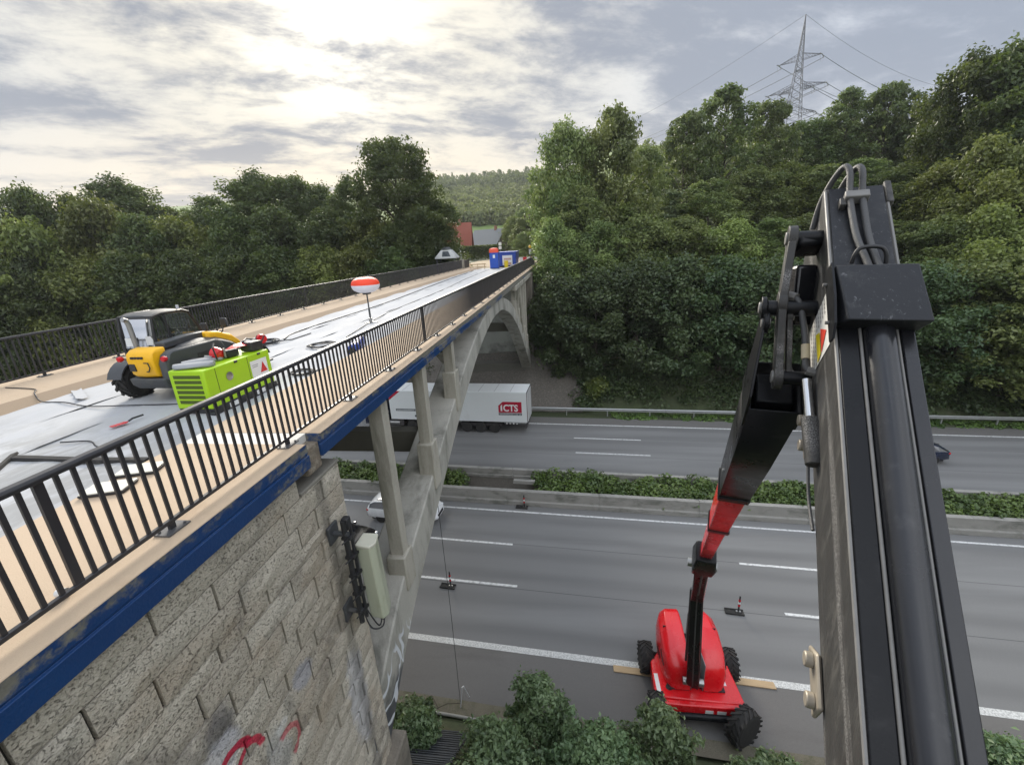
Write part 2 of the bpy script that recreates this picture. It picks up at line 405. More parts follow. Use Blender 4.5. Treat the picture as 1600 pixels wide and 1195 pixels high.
# near walkway with its broken joint at Y = 5.3, far walkway with a sloping kerb face
def walk(y0, y1): return MB().prism([(XE + .004, ZW), (-5.86, ZW), (-5.92, ZC - .1), (XE - .302, ZC - .1), (XE - .302, ZW - .014), (XE + .004, ZW - .014)], (0, y0, 0), (1, 0, 0), (0, 0, 1), (0, 1, 0), y1 - y0)
bp('walkway', walk(YB0, 5.32), MAT_SAND, bevel=.012); bp('walkway', walk(5.72, YB1), MAT_SAND, bevel=.012)
bp('walkway_joint', MB().box(-5.85, -4.05, 5.325, 5.715, ZC - .1, ZW - .006), M('pale_joint', (.62, .60, .55), .8, var=.15, scale=5))
bp('joint_block', MB().box(-4.10, -3.86, 5.33, 5.71, ZC - .35, ZW - .13), M('broken_concrete', (.20, .165, .125), .95, var=.5, scale=9, bump=1., bscale=25, dirt=((.42, .38, .3), .5, 8.)), bevel=.02)
bp('walkway', MB().prism([(-11.75, ZW), (XF - .004, ZW), (XF - .004, ZW - .014), (XF + .302, ZW - .014), (XF + .302, ZC - .1), (-11.45, ZC - .1), (-11.5, ZC + .01)], (0, YB0, 0), (1, 0, 0), (0, 0, 1), (0, 1, 0), YB1 - YB0), MAT_SAND, bevel=.012)
bp('kerb', MB().prism([(-11.752, ZW - .012), (-11.74, ZW - .002), (-11.44, ZC + .012), (-11.44, ZC - .05), (-11.60, ZC - .05)], (0, YB0, 0), (1, 0, 0), (0, 0, 1), (0, 1, 0), YB1 - YB0), M('kerb_shade_tan', (.36, .27, .185), .9, var=.12, scale=2, bump=.3, bscale=40))  # darker tan puts the shade of the kerb face into its colour
# fascia beams: blue paint flaking off to grimy concrete, a groove along the middle
def fascia_mat():
    m = bpy.data.materials.new('fascia_blue'); m.use_nodes = True; T = NT(m.node_tree); bs = T.N['Principled BSDF']
    pos = T.n('ShaderNodeNewGeometry').outputs['Position']; sp = T.n('ShaderNodeSeparateXYZ', {0: pos}).outputs
    blue = T.mix(T.noise(pos, 1.5, 5.), (.003, .030, .115), (.005, .050, .17))
    grime = T.mix(T.noise(pos, 5., 8., .65), (.05, .048, .038), (.30, .285, .235))
    st = T.n('ShaderNodeVectorMath', {0: pos, 1: (1, .55, 1.6)}, operation='MULTIPLY').outputs[0]
    n1 = T.noise(st, 1.15, 10., .68, .5); n2 = T.noise(pos, 9., 8., .7)
    up = T.ramp(sp[2], ZW - .22, ZW - .05)                      # the upper band has lost more paint
    far_ = T.ramp(sp[1], 6.5, 22.)                              # the span beyond the joint is more weathered
    amt = T.math('ADD', T.math('MULTIPLY', up, .115), T.math('MULTIPLY', far_, T.math('ADD', .12, T.math('MULTIPLY', up, .2))))
    f = T.ramp(T.math('ADD', T.math('ADD', T.math('MULTIPLY', n1, .68), T.math('MULTIPLY', n2, .32)), amt), .56, .66)
    old = T.math('MULTIPLY', T.ramp(sp[1], 17, 24), T.ramp(T.noise(pos, .28, 3.), .36, .52))
    f = T.math('MAXIMUM', f, old)
    T.L.new(T.mix(f, blue, grime), bs.inputs['Base Color']); T.L.new(T.n('ShaderNodeMapRange', {0: f, 3: .42, 4: .9}).outputs[0], bs.inputs['Roughness'])
    T.L.new(T.n('ShaderNodeBump', {'Strength': .5, 'Distance': .012, 'Height': T.math('ADD', T.math('MULTIPLY', f, -.4), T.noise(pos, 30., 6.))}).outputs[0], bs.inputs['Normal'])
    return m
MAT_FAS = fascia_mat()
def fascia(y0, y1, xo, s):
    # s = +1 when the outer side looks to +X
    poly = [(0, ZW - .015), (0, ZW - .165), (-.012, ZW - .17), (-.012, ZW - .185), (.015, ZW - .19), (.015, ZW - .385), (-.30, ZW - .385), (-.30, ZW - .015)]
    return MB().prism([(xo + s * (a), b) for a, b in poly], (0, y0, 0), (1, 0, 0), (0, 0, 1), (0, 1, 0), y1 - y0)
bp('fascia_beam', fascia(YB0, 5.34, XE, 1), MAT_FAS, bevel=.008); bp('fascia_beam', fascia(5.70, YB1, XE - .02, 1), MAT_FAS, bevel=.008)
bp('fascia_beam', fascia(YB0, YB1, XF, -1), MAT_FAS)
# arch ribs
INTR = [(3.2, -12.6), (5.6, -10.7), (7.8, -9.0), (9.8, -8.0), (12.2, -6.92), (14.5, -5.95), (17.2, -5.0), (19.8, -4.3), (22.9, -3.82), (25.2, -3.76), (27.4, -3.93), (31.4, -4.9), (36.2, -6.9), (40.15, -9.15), (43.7, -11.4), (46.5, -13.3)]
TH = [1.75, 1.6, 1.42, 1.26, 1.12, 1.02, .95, .88, .80, .77, .80, .92, 1.1, 1.4, 1.75, 1.9]
def spline(pts, n):
    P = np.array(pts, float); t = np.arange(len(P)); tt = np.linspace(0, len(P) - 1, n); out = []
    for q in tt:
        i = min(int(q), len(P) - 2); u = q - i
        p0, p1, p2, p3 = P[max(i - 1, 0)], P[i], P[i + 1], P[min(i + 2, len(P) - 1)]
        out.append(.5 * ((2 * p1) + (-p0 + p2) * u + (2 * p0 - 5 * p1 + 4 * p2 - p3) * u * u + (-p0 + 3 * p1 - 3 * p2 + p3) * u ** 3))
    return np.array(out)
ARCH = spline([(a[0], a[1], t) for a, t in zip(INTR, TH)], 64)
def extr(y):
    return float(np.interp(y, ARCH[:, 0], ARCH[:, 1] + ARCH[:, 2]))
def rib_mat():
    m = M('rib_concrete', (.42, .405, .355), .82, var=.25, scale=.8, bump=.4, bscale=18, dirt=((.15, .15, .125), .6, .7), stretch=(1.5, 1.3, .5), grain=.2)
    T, bs = mat_nodes(m); base = bs.inputs['Base Color'].links[0].from_socket
    pos = T.n('ShaderNodeNewGeometry').outputs['Position']; sp = T.n('ShaderNodeSeparateXYZ', {0: pos}).outputs
    # sprayed tag near the foot of the rib: dark fill with pale strokes
    wv = T.noise(pos, .9, 3., .5, 1.2); lo = T.math('SUBTRACT', 1.0, T.ramp(T.math('ADD', sp[2], T.math('MULTIPLY', wv, 1.4)), H - 8.7, H - 8.3))
    onlyn = T.math('SUBTRACT', 1.0, T.ramp(sp[1], 9, 10))
    fill = T.math('MULTIPLY', lo, onlyn)
    c = T.mix(T.math('MULTIPLY', fill, .85), base, (.035, .038, .048))
    rv = T.n('ShaderNodeVectorMath', {0: pos, 1: (1, .8, .55)}, operation='MULTIPLY').outputs[0]
    ring = T.math('ABSOLUTE', T.math('SUBTRACT', T.noise(rv, 1.5, 1., .3, 1.8), .5)); sk = T.math('SUBTRACT', 1.0, T.ramp(ring, .022, .04))
    lo2 = T.math('SUBTRACT', 1.0, T.ramp(T.math('ADD', sp[2], T.math('MULTIPLY', wv, 1.0)), H - 8.4, H - 8.1))
    c = T.mix(T.math('MULTIPLY', T.math('MULTIPLY', sk, .9), T.math('MULTIPLY', lo2, onlyn)), c, (.62, .64, .66))
    T.L.new(c, bs.inputs['Base Color']); return m
MAT_RIB = rib_mat()
def rib(x0, x1, mat):
    secs = []
    for y, z, t in ARCH:
        zt = min(z + t, -3.02)
        secs.append([Vector((x0, y, H + z)), Vector((x1, y, H + z)), Vector((x1, y, H + zt)), Vector((x0, y, H + zt))])
    return MB().loft(secs)
bp('arch_rib', rib(-3.92, -4.92, MAT_RIB), MAT_RIB, bevel=.04, smooth=25); bp('arch_rib', rib(-12.6, -13.6, MAT_RIB), MAT_BCONC, bevel=.04, smooth=25)
# spandrel columns on pedestals, the same on both ribs
COLS = [8.35, 11.15, 14.35, 34.4, 36.6, 38.9, 41.3, 43.8]
for xc, mt in ((-4.10, MAT_BCONC), (-13.3, MAT_BCONC)):
    for y in COLS:
        zb = H + extr(y) - .25; zt = H - 2.98; hw = .17
        c = bp('spandrel_column', MB().box(xc - hw, xc + hw, y - .16, y + .16, zb, zt), mt, bevel=.02)
        if zt - zb > .9: bp('pedestal', MB().box(xc - hw - .07, xc + hw + .07, y - .3, y + .26, zb - .35, H + extr(y) + (.35 if y < 9 else .85), taper=(.97, .97)), mt, c, bevel=.03)
# cross beams between the ribs
for y in (12.9, 19.0, 30.5, 37.0):
    z = H + extr(y) - .55
    bp('cross_beam', MB().box(-12.62, -4.9, y - .22, y + .22, z - .42, z + .32), M('dark_concrete', (.13, .125, .105), .9, var=.3, scale=1.2, bump=.3, bscale=20))  # darker concrete tone, shared with the far footing
# far abutment: stone pier, concrete curtain wall behind the arch, footing
MAT_PIER = M('pier_stone', (.21, .185, .15), .92, var=.35, scale=1.6, bump=1., bscale=5, grain=.4, dirt=((.09, .085, .07), .4, 1.2))
bp('pier', MB().box(-5.6, -3.62, 48.2, 53.0, 1.6, H - 3.0), MAT_PIER, bevel=.08); bp('pier', MB().box(-13.6, -12.2, 48.2, 53.0, 1.6, H - 3.0), MAT_PIER, bevel=.08)
bp('pier_strip', MB().box(-5.3, -3.5, 53.0, 55.0, 3.0, H - 3.0), MAT_BCONC, bevel=.05)
bp('curtain_wall', MB().box(-12.2, -5.6, 48.6, 49.1, 3.4, H - 3.0), M('pale_wall', (.36, .37, .33), .9, var=.2, scale=.7, dirt=((.05, .05, .045), .4, .3)))
bp('footing', MB().box(-14, -3.5, 46.2, 48.4, .9, 3.9), M('dark_concrete', (.13, .125, .105)), bevel=.05)
bp('end_wall', MB().box(-13.6, -4.0, 54.9, 60.9, 5, ZC - .33), MAT_PIER)
# pale concrete band below the deck near the far end
bp('edge_beam', MB().box(-4.6, -3.74, 33.5, 60.5, H - 3.36, H - 2.99), MAT_BCONC, bevel=.02)

# ---------------------------------------------------------------- near abutment of pitted ashlar
def stone_mat():
    m = bpy.data.materials.new('ashlar'); m.use_nodes = True; T = NT(m.node_tree); bs = T.N['Principled BSDF']
    pos = T.n('ShaderNodeNewGeometry').outputs['Position']; sp = T.n('ShaderNodeSeparateXYZ', {0: pos}).outputs
    rnd = T.n('ShaderNodeObjectInfo').outputs['Random']
    base = T.mix(rnd, (.45, .40, .32), (.60, .55, .455))
    base = T.mix(T.math('MULTIPLY', T.ramp(T.noise(pos, 1.1, 6., .6), .45, .7), .45), base, (.36, .265, .17))
    base = T.mix(T.math('MULTIPLY', T.ramp(T.noise(pos, .55, 8., .7, .6), .50, .62), .65), base, (.22, .20, .17))
    vec = T.n('ShaderNodeVectorMath', {0: pos, 1: (1, 1, 1.25)}, operation='MULTIPLY').outputs[0]
    pit = T.ramp(T.noise(vec, 34., 5., .66, .5), .30, .47); fine = T.noise(pos, 85., 4., .7)
    vo = T.n('ShaderNodeTexVoronoi', {'Vector': vec, 'Scale': 48.}, feature='F1').outputs[0]
    c = T.mix(T.math('MULTIPLY', T.math('SUBTRACT', 1.0, pit), .5), base, (.085, .078, .066))
    c = T.mix(T.math('MULTIPLY', T.ramp(fine, .55, .72), .4), c, (.60, .56, .48))
    def patch_(cy_, cz_, ry, rz_, col, amt, edge=.25, ns=2.5):
        nonlocal c
        dy = T.math('DIVIDE', T.math('SUBTRACT', sp[1], cy_), ry); dz = T.math('DIVIDE', T.math('SUBTRACT', sp[2], H + cz_), rz_)
        d = T.math('SQRT', T.math('ADD', T.math('MULTIPLY', dy, dy), T.math('MULTIPLY', dz, dz)))
        d = T.math('ADD', d, T.math('MULTIPLY', T.math('SUBTRACT', T.noise(pos, ns, 6., .65), .5), 1.6))
        c = T.mix(T.math('MULTIPLY', T.math('SUBTRACT', 1.0, T.ramp(d, 1 - edge, 1 + edge)), amt), c, col)
    def ring_(cy_, cz_, R_, w_, col, amt, half=None):
        nonlocal c
        dy = T.math('SUBTRACT', sp[1], cy_); dz = T.math('SUBTRACT', sp[2], H + cz_)
        d = T.math('SQRT', T.math('ADD', T.math('MULTIPLY', dy, dy), T.math('MULTIPLY', dz, dz)))
        d = T.math('ADD', d, T.math('MULTIPLY', T.math('SUBTRACT', T.noise(pos, 2., 3.), .5), .12))
        q = T.math('SUBTRACT', 1.0, T.ramp(T.math('ABSOLUTE', T.math('SUBTRACT', d, R_)), w_ * .7, w_ * 1.15))
        if half: q = T.math('MULTIPLY', q, T.ramp(T.math('ADD', T.math('MULTIPLY', dy, half[0]), T.math('MULTIPLY', dz, half[1])), 0., .05))
        c = T.mix(T.math('MULTIPLY', q, amt), c, col)
    # leftovers of graffiti: scrubbed pale patches, a dark smear, two red arcs
    patch_(5.45, -7.9, .28, 1.1, (.50, .50, .52), .65); patch_(4.35, -5.9, .22, .22, (.38, .39, .45), .6)
    patch_(3.0, -5.0, .20, .28, (.05, .05, .065), .6); patch_(2.92, -5.32, .24, .25, (.52, .51, .52), .7)
    patch_(3.6, -6.4, .2, .5, (.42, .42, .40), .6); patch_(3.75, -6.1, .12, .12, (.75, .74, .7), .6)
    ring_(2.98, -5.68, .27, .06, (.55, .02, .06), .95, (0, 1)); ring_(3.2, -5.85, .2, .05, (.55, .02, .06), .9, (.3, 1)); ring_(3.72, -6.5, .26, .045, (.50, .04, .07), .65, (1, .3))
    # damp streak beside the corner
    st = T.math('SUBTRACT', 1.0, T.ramp(T.math('ABSOLUTE', T.math('SUBTRACT', sp[1], T.math('ADD', 5.5, T.math('MULTIPLY', T.noise(pos, 1.2, 3.), .16)))), .05, .18))
    c = T.mix(T.math('MULTIPLY', st, .45), c, (.11, .105, .095))
    T.L.new(c, bs.inputs['Base Color']); bs.inputs['Roughness'].default_value = .93; bs.inputs['Specular IOR Level'].default_value = .25
    hgt = T.math('ADD', T.math('MULTIPLY', pit, 1.0), T.math('ADD', T.math('MULTIPLY', fine, .25), T.math('MULTIPLY', vo, .5)))
    T.L.new(T.n('ShaderNodeBump', {'Strength': 1., 'Distance': .016, 'Height': hgt}).outputs[0], bs.inputs['Normal'])
    return m
MAT_STONE = stone_mat()
XWALL = -3.92
abut = bp('abutment_wall', MB().box(-13.4, XWALL - .05, YB0, 5.1, 0, ZW - .39).box(-13.4, XWALL - .05, 5.05, 6.12, 0, H - 3.42), M('mortar', (.05, .045, .038), .95, var=.3, scale=10, bump=.5, bscale=40))
CZ = [c * 1.032 for c in (-2.91, -3.29, -3.64, -3.99, -4.235, -4.60, -4.97, -5.35, -5.65, -6.05, -6.44, -6.83, -7.2, -7.52, -7.88, -8.26, -8.64, -9.0, -9.4, -9.8, -10.2, -10.6, -11.0, -11.4, -11.9, -12.4)]
FIX = {0: [2.66], 1: [3.307, 4.55], 2: [2.51, 3.59, 4.75], 3: [3.16, 3.975], 4: [2.81, 3.5, 4.39], 5: [2.2, 3.12, 4.05, 4.85], 6: [2.5, 3.57, 4.28], 7: [3.1, 3.9, 4.6], 8: [3.4, 4.37], 9: [3.0, 3.9, 4.75], 10: [3.45, 4.29]}
FIX = {k: [q * 1.032 for q in v] for k, v in FIX.items()}
rs_ = random.Random(5)
def stone(y0, y1, z0, z1, xo, proud):
    ny = max(2, min(6, int((y1 - y0) / .18))); nz = 3; g = .017; gz = .010
    mb = MB(); vv = []
    for j in range(nz + 1):
        for i in range(ny + 1):
            e = (i in (0, ny)) or (j in (0, nz))
            vv.append((xo + proud + (0 if e else rs_.uniform(.006, .026)), y0 + g + (y1 - y0 - 2 * g) * i / ny + (0 if e else rs_.uniform(-.02, .02)), z0 + gz + (z1 - z0 - 2 * gz) * j / nz))
    n = ny + 1; ff = [(j * n + i, j * n + i + 1, (j + 1) * n + i + 1, (j + 1) * n + i) for j in range(nz) for i in range(ny)]
    k = len(vv); ring = [i for i in range(n)] + [j * n + ny for j in range(1, nz + 1)] + [nz * n + i for i in range(ny - 1, -1, -1)] + [j * n for j in range(nz - 1, 0, -1)]
    vv += [(xo - .045, vv[i][1], vv[i][2]) for i in ring]
    for a in range(len(ring)):
        b = (a + 1) % len(ring); ff.append((ring[b], ring[a], k + a, k + b))
    o = bp('stone', mb.add(vv, ff), MAT_STONE, abut, smooth=0); return o
for i in range(len(CZ) - 1):
    z1, z0 = H + CZ[i], H + CZ[i + 1]
    ys = [-1.9 + rs_.uniform(0, .7)]; fx = FIX.get(i)
    if fx:
        while ys[-1] < fx[0] - 1.5: ys.append(ys[-1] + rs_.uniform(.7, 1.1))
        ys += fx
    else:
        while ys[-1] < 4.3: ys.append(ys[-1] + rs_.uniform(.6, 1.25))
    corner = 5.36 + (.28 if i % 2 else 0.)
    ys = [y for y in ys if y < corner - .35] + [corner]
    if i == 0: ys[-1] = 5.1
    for a, b in zip(ys[:-1], ys[1:]): stone(a, b, z0, z1, XWALL, rs_.uniform(-.012, .022))
    if i > 0: stone(corner, 6.2, z0, z1, XWALL, .012)
    elif i == 0: stone(5.12, 6.2, H - 3.405, H - 3.375, XWALL, .01)
# flat top of the corner pier and the return face round the corner
bp('coping_stone', MB().box(-5.0, -3.895, 5.12, 6.21, H - 3.372, H - 3.32), M('coping', (.25, .235, .20), .9, var=.2, scale=4, bump=.5, bscale=30), bevel=.012)
bp('return_wall', MB().box(-13.4, -3.95, 6.10, 6.19, 0, H - 3.42), MAT_PIER)
bp('plinth', MB().box(-5, -3.68, 4.7, 6.5, 2.0, H - 10.3), MAT_PIER, bevel=.04)

# ---------------------------------------------------------------- railings
MAT_RAIL = M('railing_paint', (.030, .029, .032), .38, var=.25, scale=5, dirt=((.075, .068, .06), .2, 12.))
def railing(label, x, y0, y1, first, ident):
    t = thing('bridge_railing', label, 'railing', (x, (y0 + y1) / 2, ZW))
    zt, zb = ZW + 1.11, ZW + .10
    hr = MB().prism([(-.045, -.045), (.045, -.045), (.05, -.01), (.035, .012), (-.035, .012), (-.05, -.01)], (x, y0, zt), (1, 0, 0), (0, 0, 1), (0, 1, 0), y1 - y0)
    bp_ = lambda n, mb, mt=MAT_RAIL, par=None, **k: obj(n, mb, mt, par or t, world_=True, **k)
    bp_('handrail', hr, bevel=.006); bp_('bottom_rail', MB().box(x - .022, x + .022, y0, y1, zb - .02, zb + .02), bevel=.004)
    bm_ = MB().box(-.010, .010, -.018, .018, zb + .018 - ZW, zt - .044 - ZW).mesh('baluster', MAT_RAIL, 0)
    pm = MB().box(-.015, .015, -.035, .035, zb - .02 - ZW, zt - .044 - ZW).mesh('post', MAT_RAIL, 0)
    fm = MB().box(-.02, .02, -.03, .03, .0, zb - .02 - ZW).mesh('foot', MAT_RAIL, 0)
    pl = MB().box(-.09, .09, -.13, .13, 0.001, .018).cyl((-.06, -.09, .018), (-.06, -.09, .035), .014, n=6).cyl((.06, .09, .018), (.06, .09, .035), .014, n=6).mesh('base_plate', M('plate_grey', (.11, .11, .115), .55, metal=.4), 30)
    ys = list(np.arange(first, y1 - .05, .1275))
    rest = MB(); made = 0; ys = sorted(list(np.arange(first - .1275, y0 + .02, -.1275)) + ys)
    for i, y in enumerate(ys):
        post = abs(((y - 2.46) / 9.44) - round((y - 2.46) / 9.44)) * 9.44 < .062
        loc = Vector((0, y, ZW)) - Vector((0, t.location.y, ZW))
        if post: put('post', pm, t, loc)
        elif y > first - .01 and made < 300: put('baluster', bm_, t, loc); made += 1
        else: rest.box(x - .010, x + .010, y - .018, y + .018, zb + .018, zt - .044)
    y = 3.57 - 2.0 * 6
    while y < y1:
        if y > y0: 
            f = put('foot', fm, t, Vector((0, y - t.location.y, 0))); put('base_plate', pl, f)
        y += 1.96
    if rest.v:
        o = bp_('balusters_far', rest, smooth=0); o['kind'] = 'stuff'
    return t
railing('dark grey railing in the foreground, along the near edge of the bridge', -4.06, -5.8, 60.5, 1.186, 'n')
railing('dark grey railing along the far edge of the bridge, in front of the trees', -13.45, -5.8, 57.6, 4.11, 'f')

# ---------------------------------------------------------------- white fleece on the carriageway
def sheet_mat():
    m = M('fleece', (.42, .427, .437), .85, var=.08, scale=1.4, bump=.35, bscale=14, dirt=((.38, .39, .41), .35, .7), stretch=(1, .35, 1))
    T, bs = mat_nodes(m); base = bs.inputs['Base Color'].links[0].from_socket
    pos = T.n('ShaderNodeNewGeometry').outputs['Position']; sp = T.n('ShaderNodeSeparateXYZ', {0: pos}).outputs
    # trampled grey area close to the camera
    v2 = T.n('ShaderNodeVectorMath', {0: pos, 1: (1.0, .45, 1)}, operation='MULTIPLY').outputs[0]
    w_ = T.math('MULTIPLY', T.math('SUBTRACT', 1.0, T.ramp(sp[1], 5.0, 7.6)), T.ramp(T.noise(v2, 1.8, 9., .68, .4), .40, .58))
    c = T.mix(T.math('MULTIPLY', w_, .7), base, (.24, .24, .23))
    v3 = T.n('ShaderNodeVectorMath', {0: pos, 1: (2.2, .16, 1)}, operation='MULTIPLY').outputs[0]
    c = T.mix(T.math('MULTIPLY', T.ramp(T.noise(v3, 2.6, 6., .6, .6), .56, .66), .5), c, (.40, .41, .43))
    T.L.new(c, bs.inputs['Base Color']); return m
MAT_FLEECE = sheet_mat()
XS = [-11.42, -10.05, -8.65, -7.25, -5.93]
for i in range(4):
    nx = 12; ysg = np.concatenate([np.arange(-4, 14, .22), np.arange(14, 58.5, .8)]); vv = []
    x0, x1 = XS[i] - .06, XS[i + 1] + .06
    for y in ysg:
        for j in range(nx + 1):
            x = x0 + (x1 - x0) * j / nx
            wr = .014 * math.sin(y * 2.1 + 3 * math.sin(x * 1.3 + i)) + .012 * math.sin(x * 6 + y * .9 + 2 * math.sin(y * .7)) + random.uniform(0, .012)
            edge = .012 * (j in (0, nx)) * (.5 + .5 * math.sin(y * 3.1 + i))
            vv.append((x + .03 * math.sin(y * .8 + i), y, ZC + .03 + .004 * i + wr + edge))
    n = nx + 1
    mb = MB().add(vv, [(a * n + b, a * n + b + 1, (a + 1) * n + b + 1, (a + 1) * n + b) for a in range(len(ysg) - 1) for b in range(nx)])
    o = tag(obj('fleece_sheet', mb, MAT_FLEECE, smooth=60), ['white fleece strip along the kerb of the far walkway', 'second white fleece strip counted from the far walkway, under the yellow telehandler', 'third white fleece strip counted from the far walkway', 'white fleece strip along the near walkway, under the green compressor'][i], 'fleece sheet', 'fleece strips on the bridge deck')
# ---------------------------------------------------------------- trees and shrubs
def leaf_mat(name, c0, c1, trans=.4, hue=.25):
    m = bpy.data.materials.new(name); m.use_nodes = True; T = NT(m.node_tree); T.N.clear()
    out = T.n('ShaderNodeOutputMaterial')
    tint = T.n('ShaderNodeAttribute', attribute_name='tint').outputs['Fac']; rnd = T.n('ShaderNodeObjectInfo').outputs['Random']
    c = T.mix(tint, c0, c1)
    c = T.n('ShaderNodeHueSaturation', {'Hue': T.n('ShaderNodeMapRange', {0: rnd, 3: .485, 4: .515}).outputs[0], 'Saturation': 1., 'Value': T.n('ShaderNodeMapRange', {0: rnd, 3: 1 - hue, 4: 1 + hue}).outputs[0], 'Color': c}).outputs[0]
    d = T.n('ShaderNodeBsdfPrincipled', {'Base Color': c, 'Roughness': .42, 'Specular IOR Level': .55}); t = T.n('ShaderNodeBsdfTranslucent', {'Color': T.mix(.35, c, (.20, .26, .03))})
    mx = T.n('ShaderNodeMixShader', {0: trans, 1: d.outputs[0], 2: t.outputs[0]})
    T.L.new(mx.outputs[0], out.inputs[0]); return m
LM = {'dark': leaf_mat('leaf_dark', (0.042, 0.072, 0.022), (0.12, 0.16, 0.04)), 'mid': leaf_mat('leaf_mid', (.10, .152, .048), (.275, .33, .105)),
      'olive': leaf_mat('leaf_olive', (0.085, 0.115, 0.026), (0.23, 0.26, 0.06)), 'bright': leaf_mat('leaf_bright', (0.15, 0.2, 0.05), (0.3, 0.36, 0.095)),
      'cool': leaf_mat('leaf_cool', (.048, .088, .036), (.125, .178, .072)), 'airy': leaf_mat('leaf_airy', (0.075, 0.12, 0.04), (0.185, 0.24, 0.075)), 'pale': leaf_mat('leaf_pale', (0.140, 0.189, 0.098), (0.224, 0.266, 0.140)),
      'tier': leaf_mat('leaf_tier', (0.036, 0.06, 0.018), (0.095, 0.125, 0.032)), 'shrub': leaf_mat('leaf_shrub', (.095, .155, .07), (.25, .34, .17)), 'ivy': leaf_mat('leaf_ivy', (0.049, 0.095, 0.020), (0.140, 0.217, 0.045), .2), 'copper': leaf_mat('leaf_copper', (0.070, 0.049, 0.042), (0.126, 0.084, 0.070))}
BARK = M('bark', (.085, .07, .052), .95, var=.4, scale=5, bump=.9, bscale=14)
def leaf_arrays(P, N, size, rng, asp=.55):
    n = len(P); N = N / np.maximum(np.linalg.norm(N, axis=1, keepdims=True), 1e-6)
    a = rng.normal(size=(n, 3)); t = a - N * (a * N).sum(1, keepdims=True); t /= np.maximum(np.linalg.norm(t, axis=1, keepdims=True), 1e-6)
    b = np.cross(N, t); s = size * rng.uniform(.4, 1.6, (n, 1)); fold = N * s * rng.uniform(.05, .28, (n, 1))
    return np.stack([P - t * s * .5, P + b * s * asp * .5 + fold, P + t * s * .5 - fold * .6, P - b * s * asp * .5 + fold], 1).reshape(-1, 3)
def leaf_mesh(name, V, mat, rng, tintvar=None):
    n = len(V) // 4; me = bpy.data.meshes.new(name)
    me.vertices.add(len(V)); me.vertices.foreach_set('co', V.astype(np.float32).ravel())
    tri = (np.arange(n)[:, None] * 4 + np.array([[0, 1, 2, 0, 2, 3]])).ravel().astype(np.int32)
    me.loops.add(n * 6); me.loops.foreach_set('vertex_index', tri)
    me.polygons.add(n * 2); me.polygons.foreach_set('loop_start', np.arange(0, n * 6, 3, dtype=np.int32)); me.polygons.foreach_set('loop_total', np.full(n * 2, 3, np.int32))
    at = me.attributes.new('tint', 'FLOAT', 'POINT')
    tv = rng.uniform(0, 1, n) if tintvar is None else np.clip(tintvar + rng.normal(0, .2, n), 0, 1)
    at.data.foreach_set('value', np.repeat(tv, 4).astype(np.float32))
    me.update(); me.validate(); me.materials.append(mat); return me
PROF = {'round': lambda h: math.sqrt(max(0, 1 - (abs(h - .4) / .6) ** 2.2)), 'oval': lambda h: max(0, math.sin(math.pi * min(1, h ** .8))) ** .6, 'cone': lambda h: max(.05, 1 - h) ** .75 * min(1, h * 6 + .3),
        'tall': lambda h: (.55 + .45 * math.cos(h * 2.2)) ** .5 * math.sqrt(max(.02, 1 - h ** 6)), 'dome': lambda h: math.sqrt(max(0, 1 - h ** 2.4))}
def make_crown(seed, Ht, R, prof, base, nclump, cr, nleaf, size, flat=.85, tier=False, gap=0., low=.25, sprig=.16):
    """leaf clumps at the ends of limbs; returns leaf vertices, tints, clump centres"""
    rng = np.random.default_rng(seed); cs = []; ph = rng.uniform(0, 6.28, 4)
    P = []; N = []; TI = []
    for k in range(nclump):
        h = rng.uniform(0, 1) ** .85; a = rng.uniform(0, 6.283)
        if tier: h = (math.floor(h * 11) + rng.uniform(.0, .45)) / 11
        lobe = 1 + .20 * math.sin(2 * a + ph[0] + 3 * h) + .16 * math.sin(5 * a + ph[1] + 9 * h) + .1 * math.sin(9 * h * 3 + ph[2])
        rf = math.sqrt(rng.uniform(low, 1)); rr = R * PROF[prof](h) * lobe * rf
        c = np.array([rr * math.cos(a), rr * math.sin(a), base + (Ht - base) * h - (.10 * rr if not tier else .16 * rr)])
        r = cr * rng.uniform(.55, 1.35) * (1 - .35 * h * (prof == 'cone'))
        if rng.uniform() < sprig: c[:2] *= 1.18; c[2] += (.35 + sprig) * cr; r *= .55
        cs.append((c, r))
        m = int(nleaf * rng.uniform(.6, 1.3) * (r / cr) ** 1.6)
        d = rng.normal(size=(m, 3)); d[:, 2] = d[:, 2] * .9 + .25; d /= np.linalg.norm(d, axis=1, keepdims=True)
        q = rng.uniform(.15, 1, (m, 1)) ** .45
        wob = 1 + .28 * np.sin(d[:, :1] * 5 + k) * np.cos(d[:, 1:2] * 6 + k * 2)
        p = c + d * r * q * wob * np.array([1, 1, flat]) + rng.normal(0, .2 * r, (m, 3))
        P.append(p); N.append(d * .75 + np.array([0, 0, .45]) + rng.normal(0, .55, (m, 3))); TI.append(np.full(m, rng.uniform(.1, .9)))
    P = np.concatenate(P); N = np.concatenate(N); TI = np.concatenate(TI)
    return leaf_arrays(P, N, size, rng), TI, cs, rng
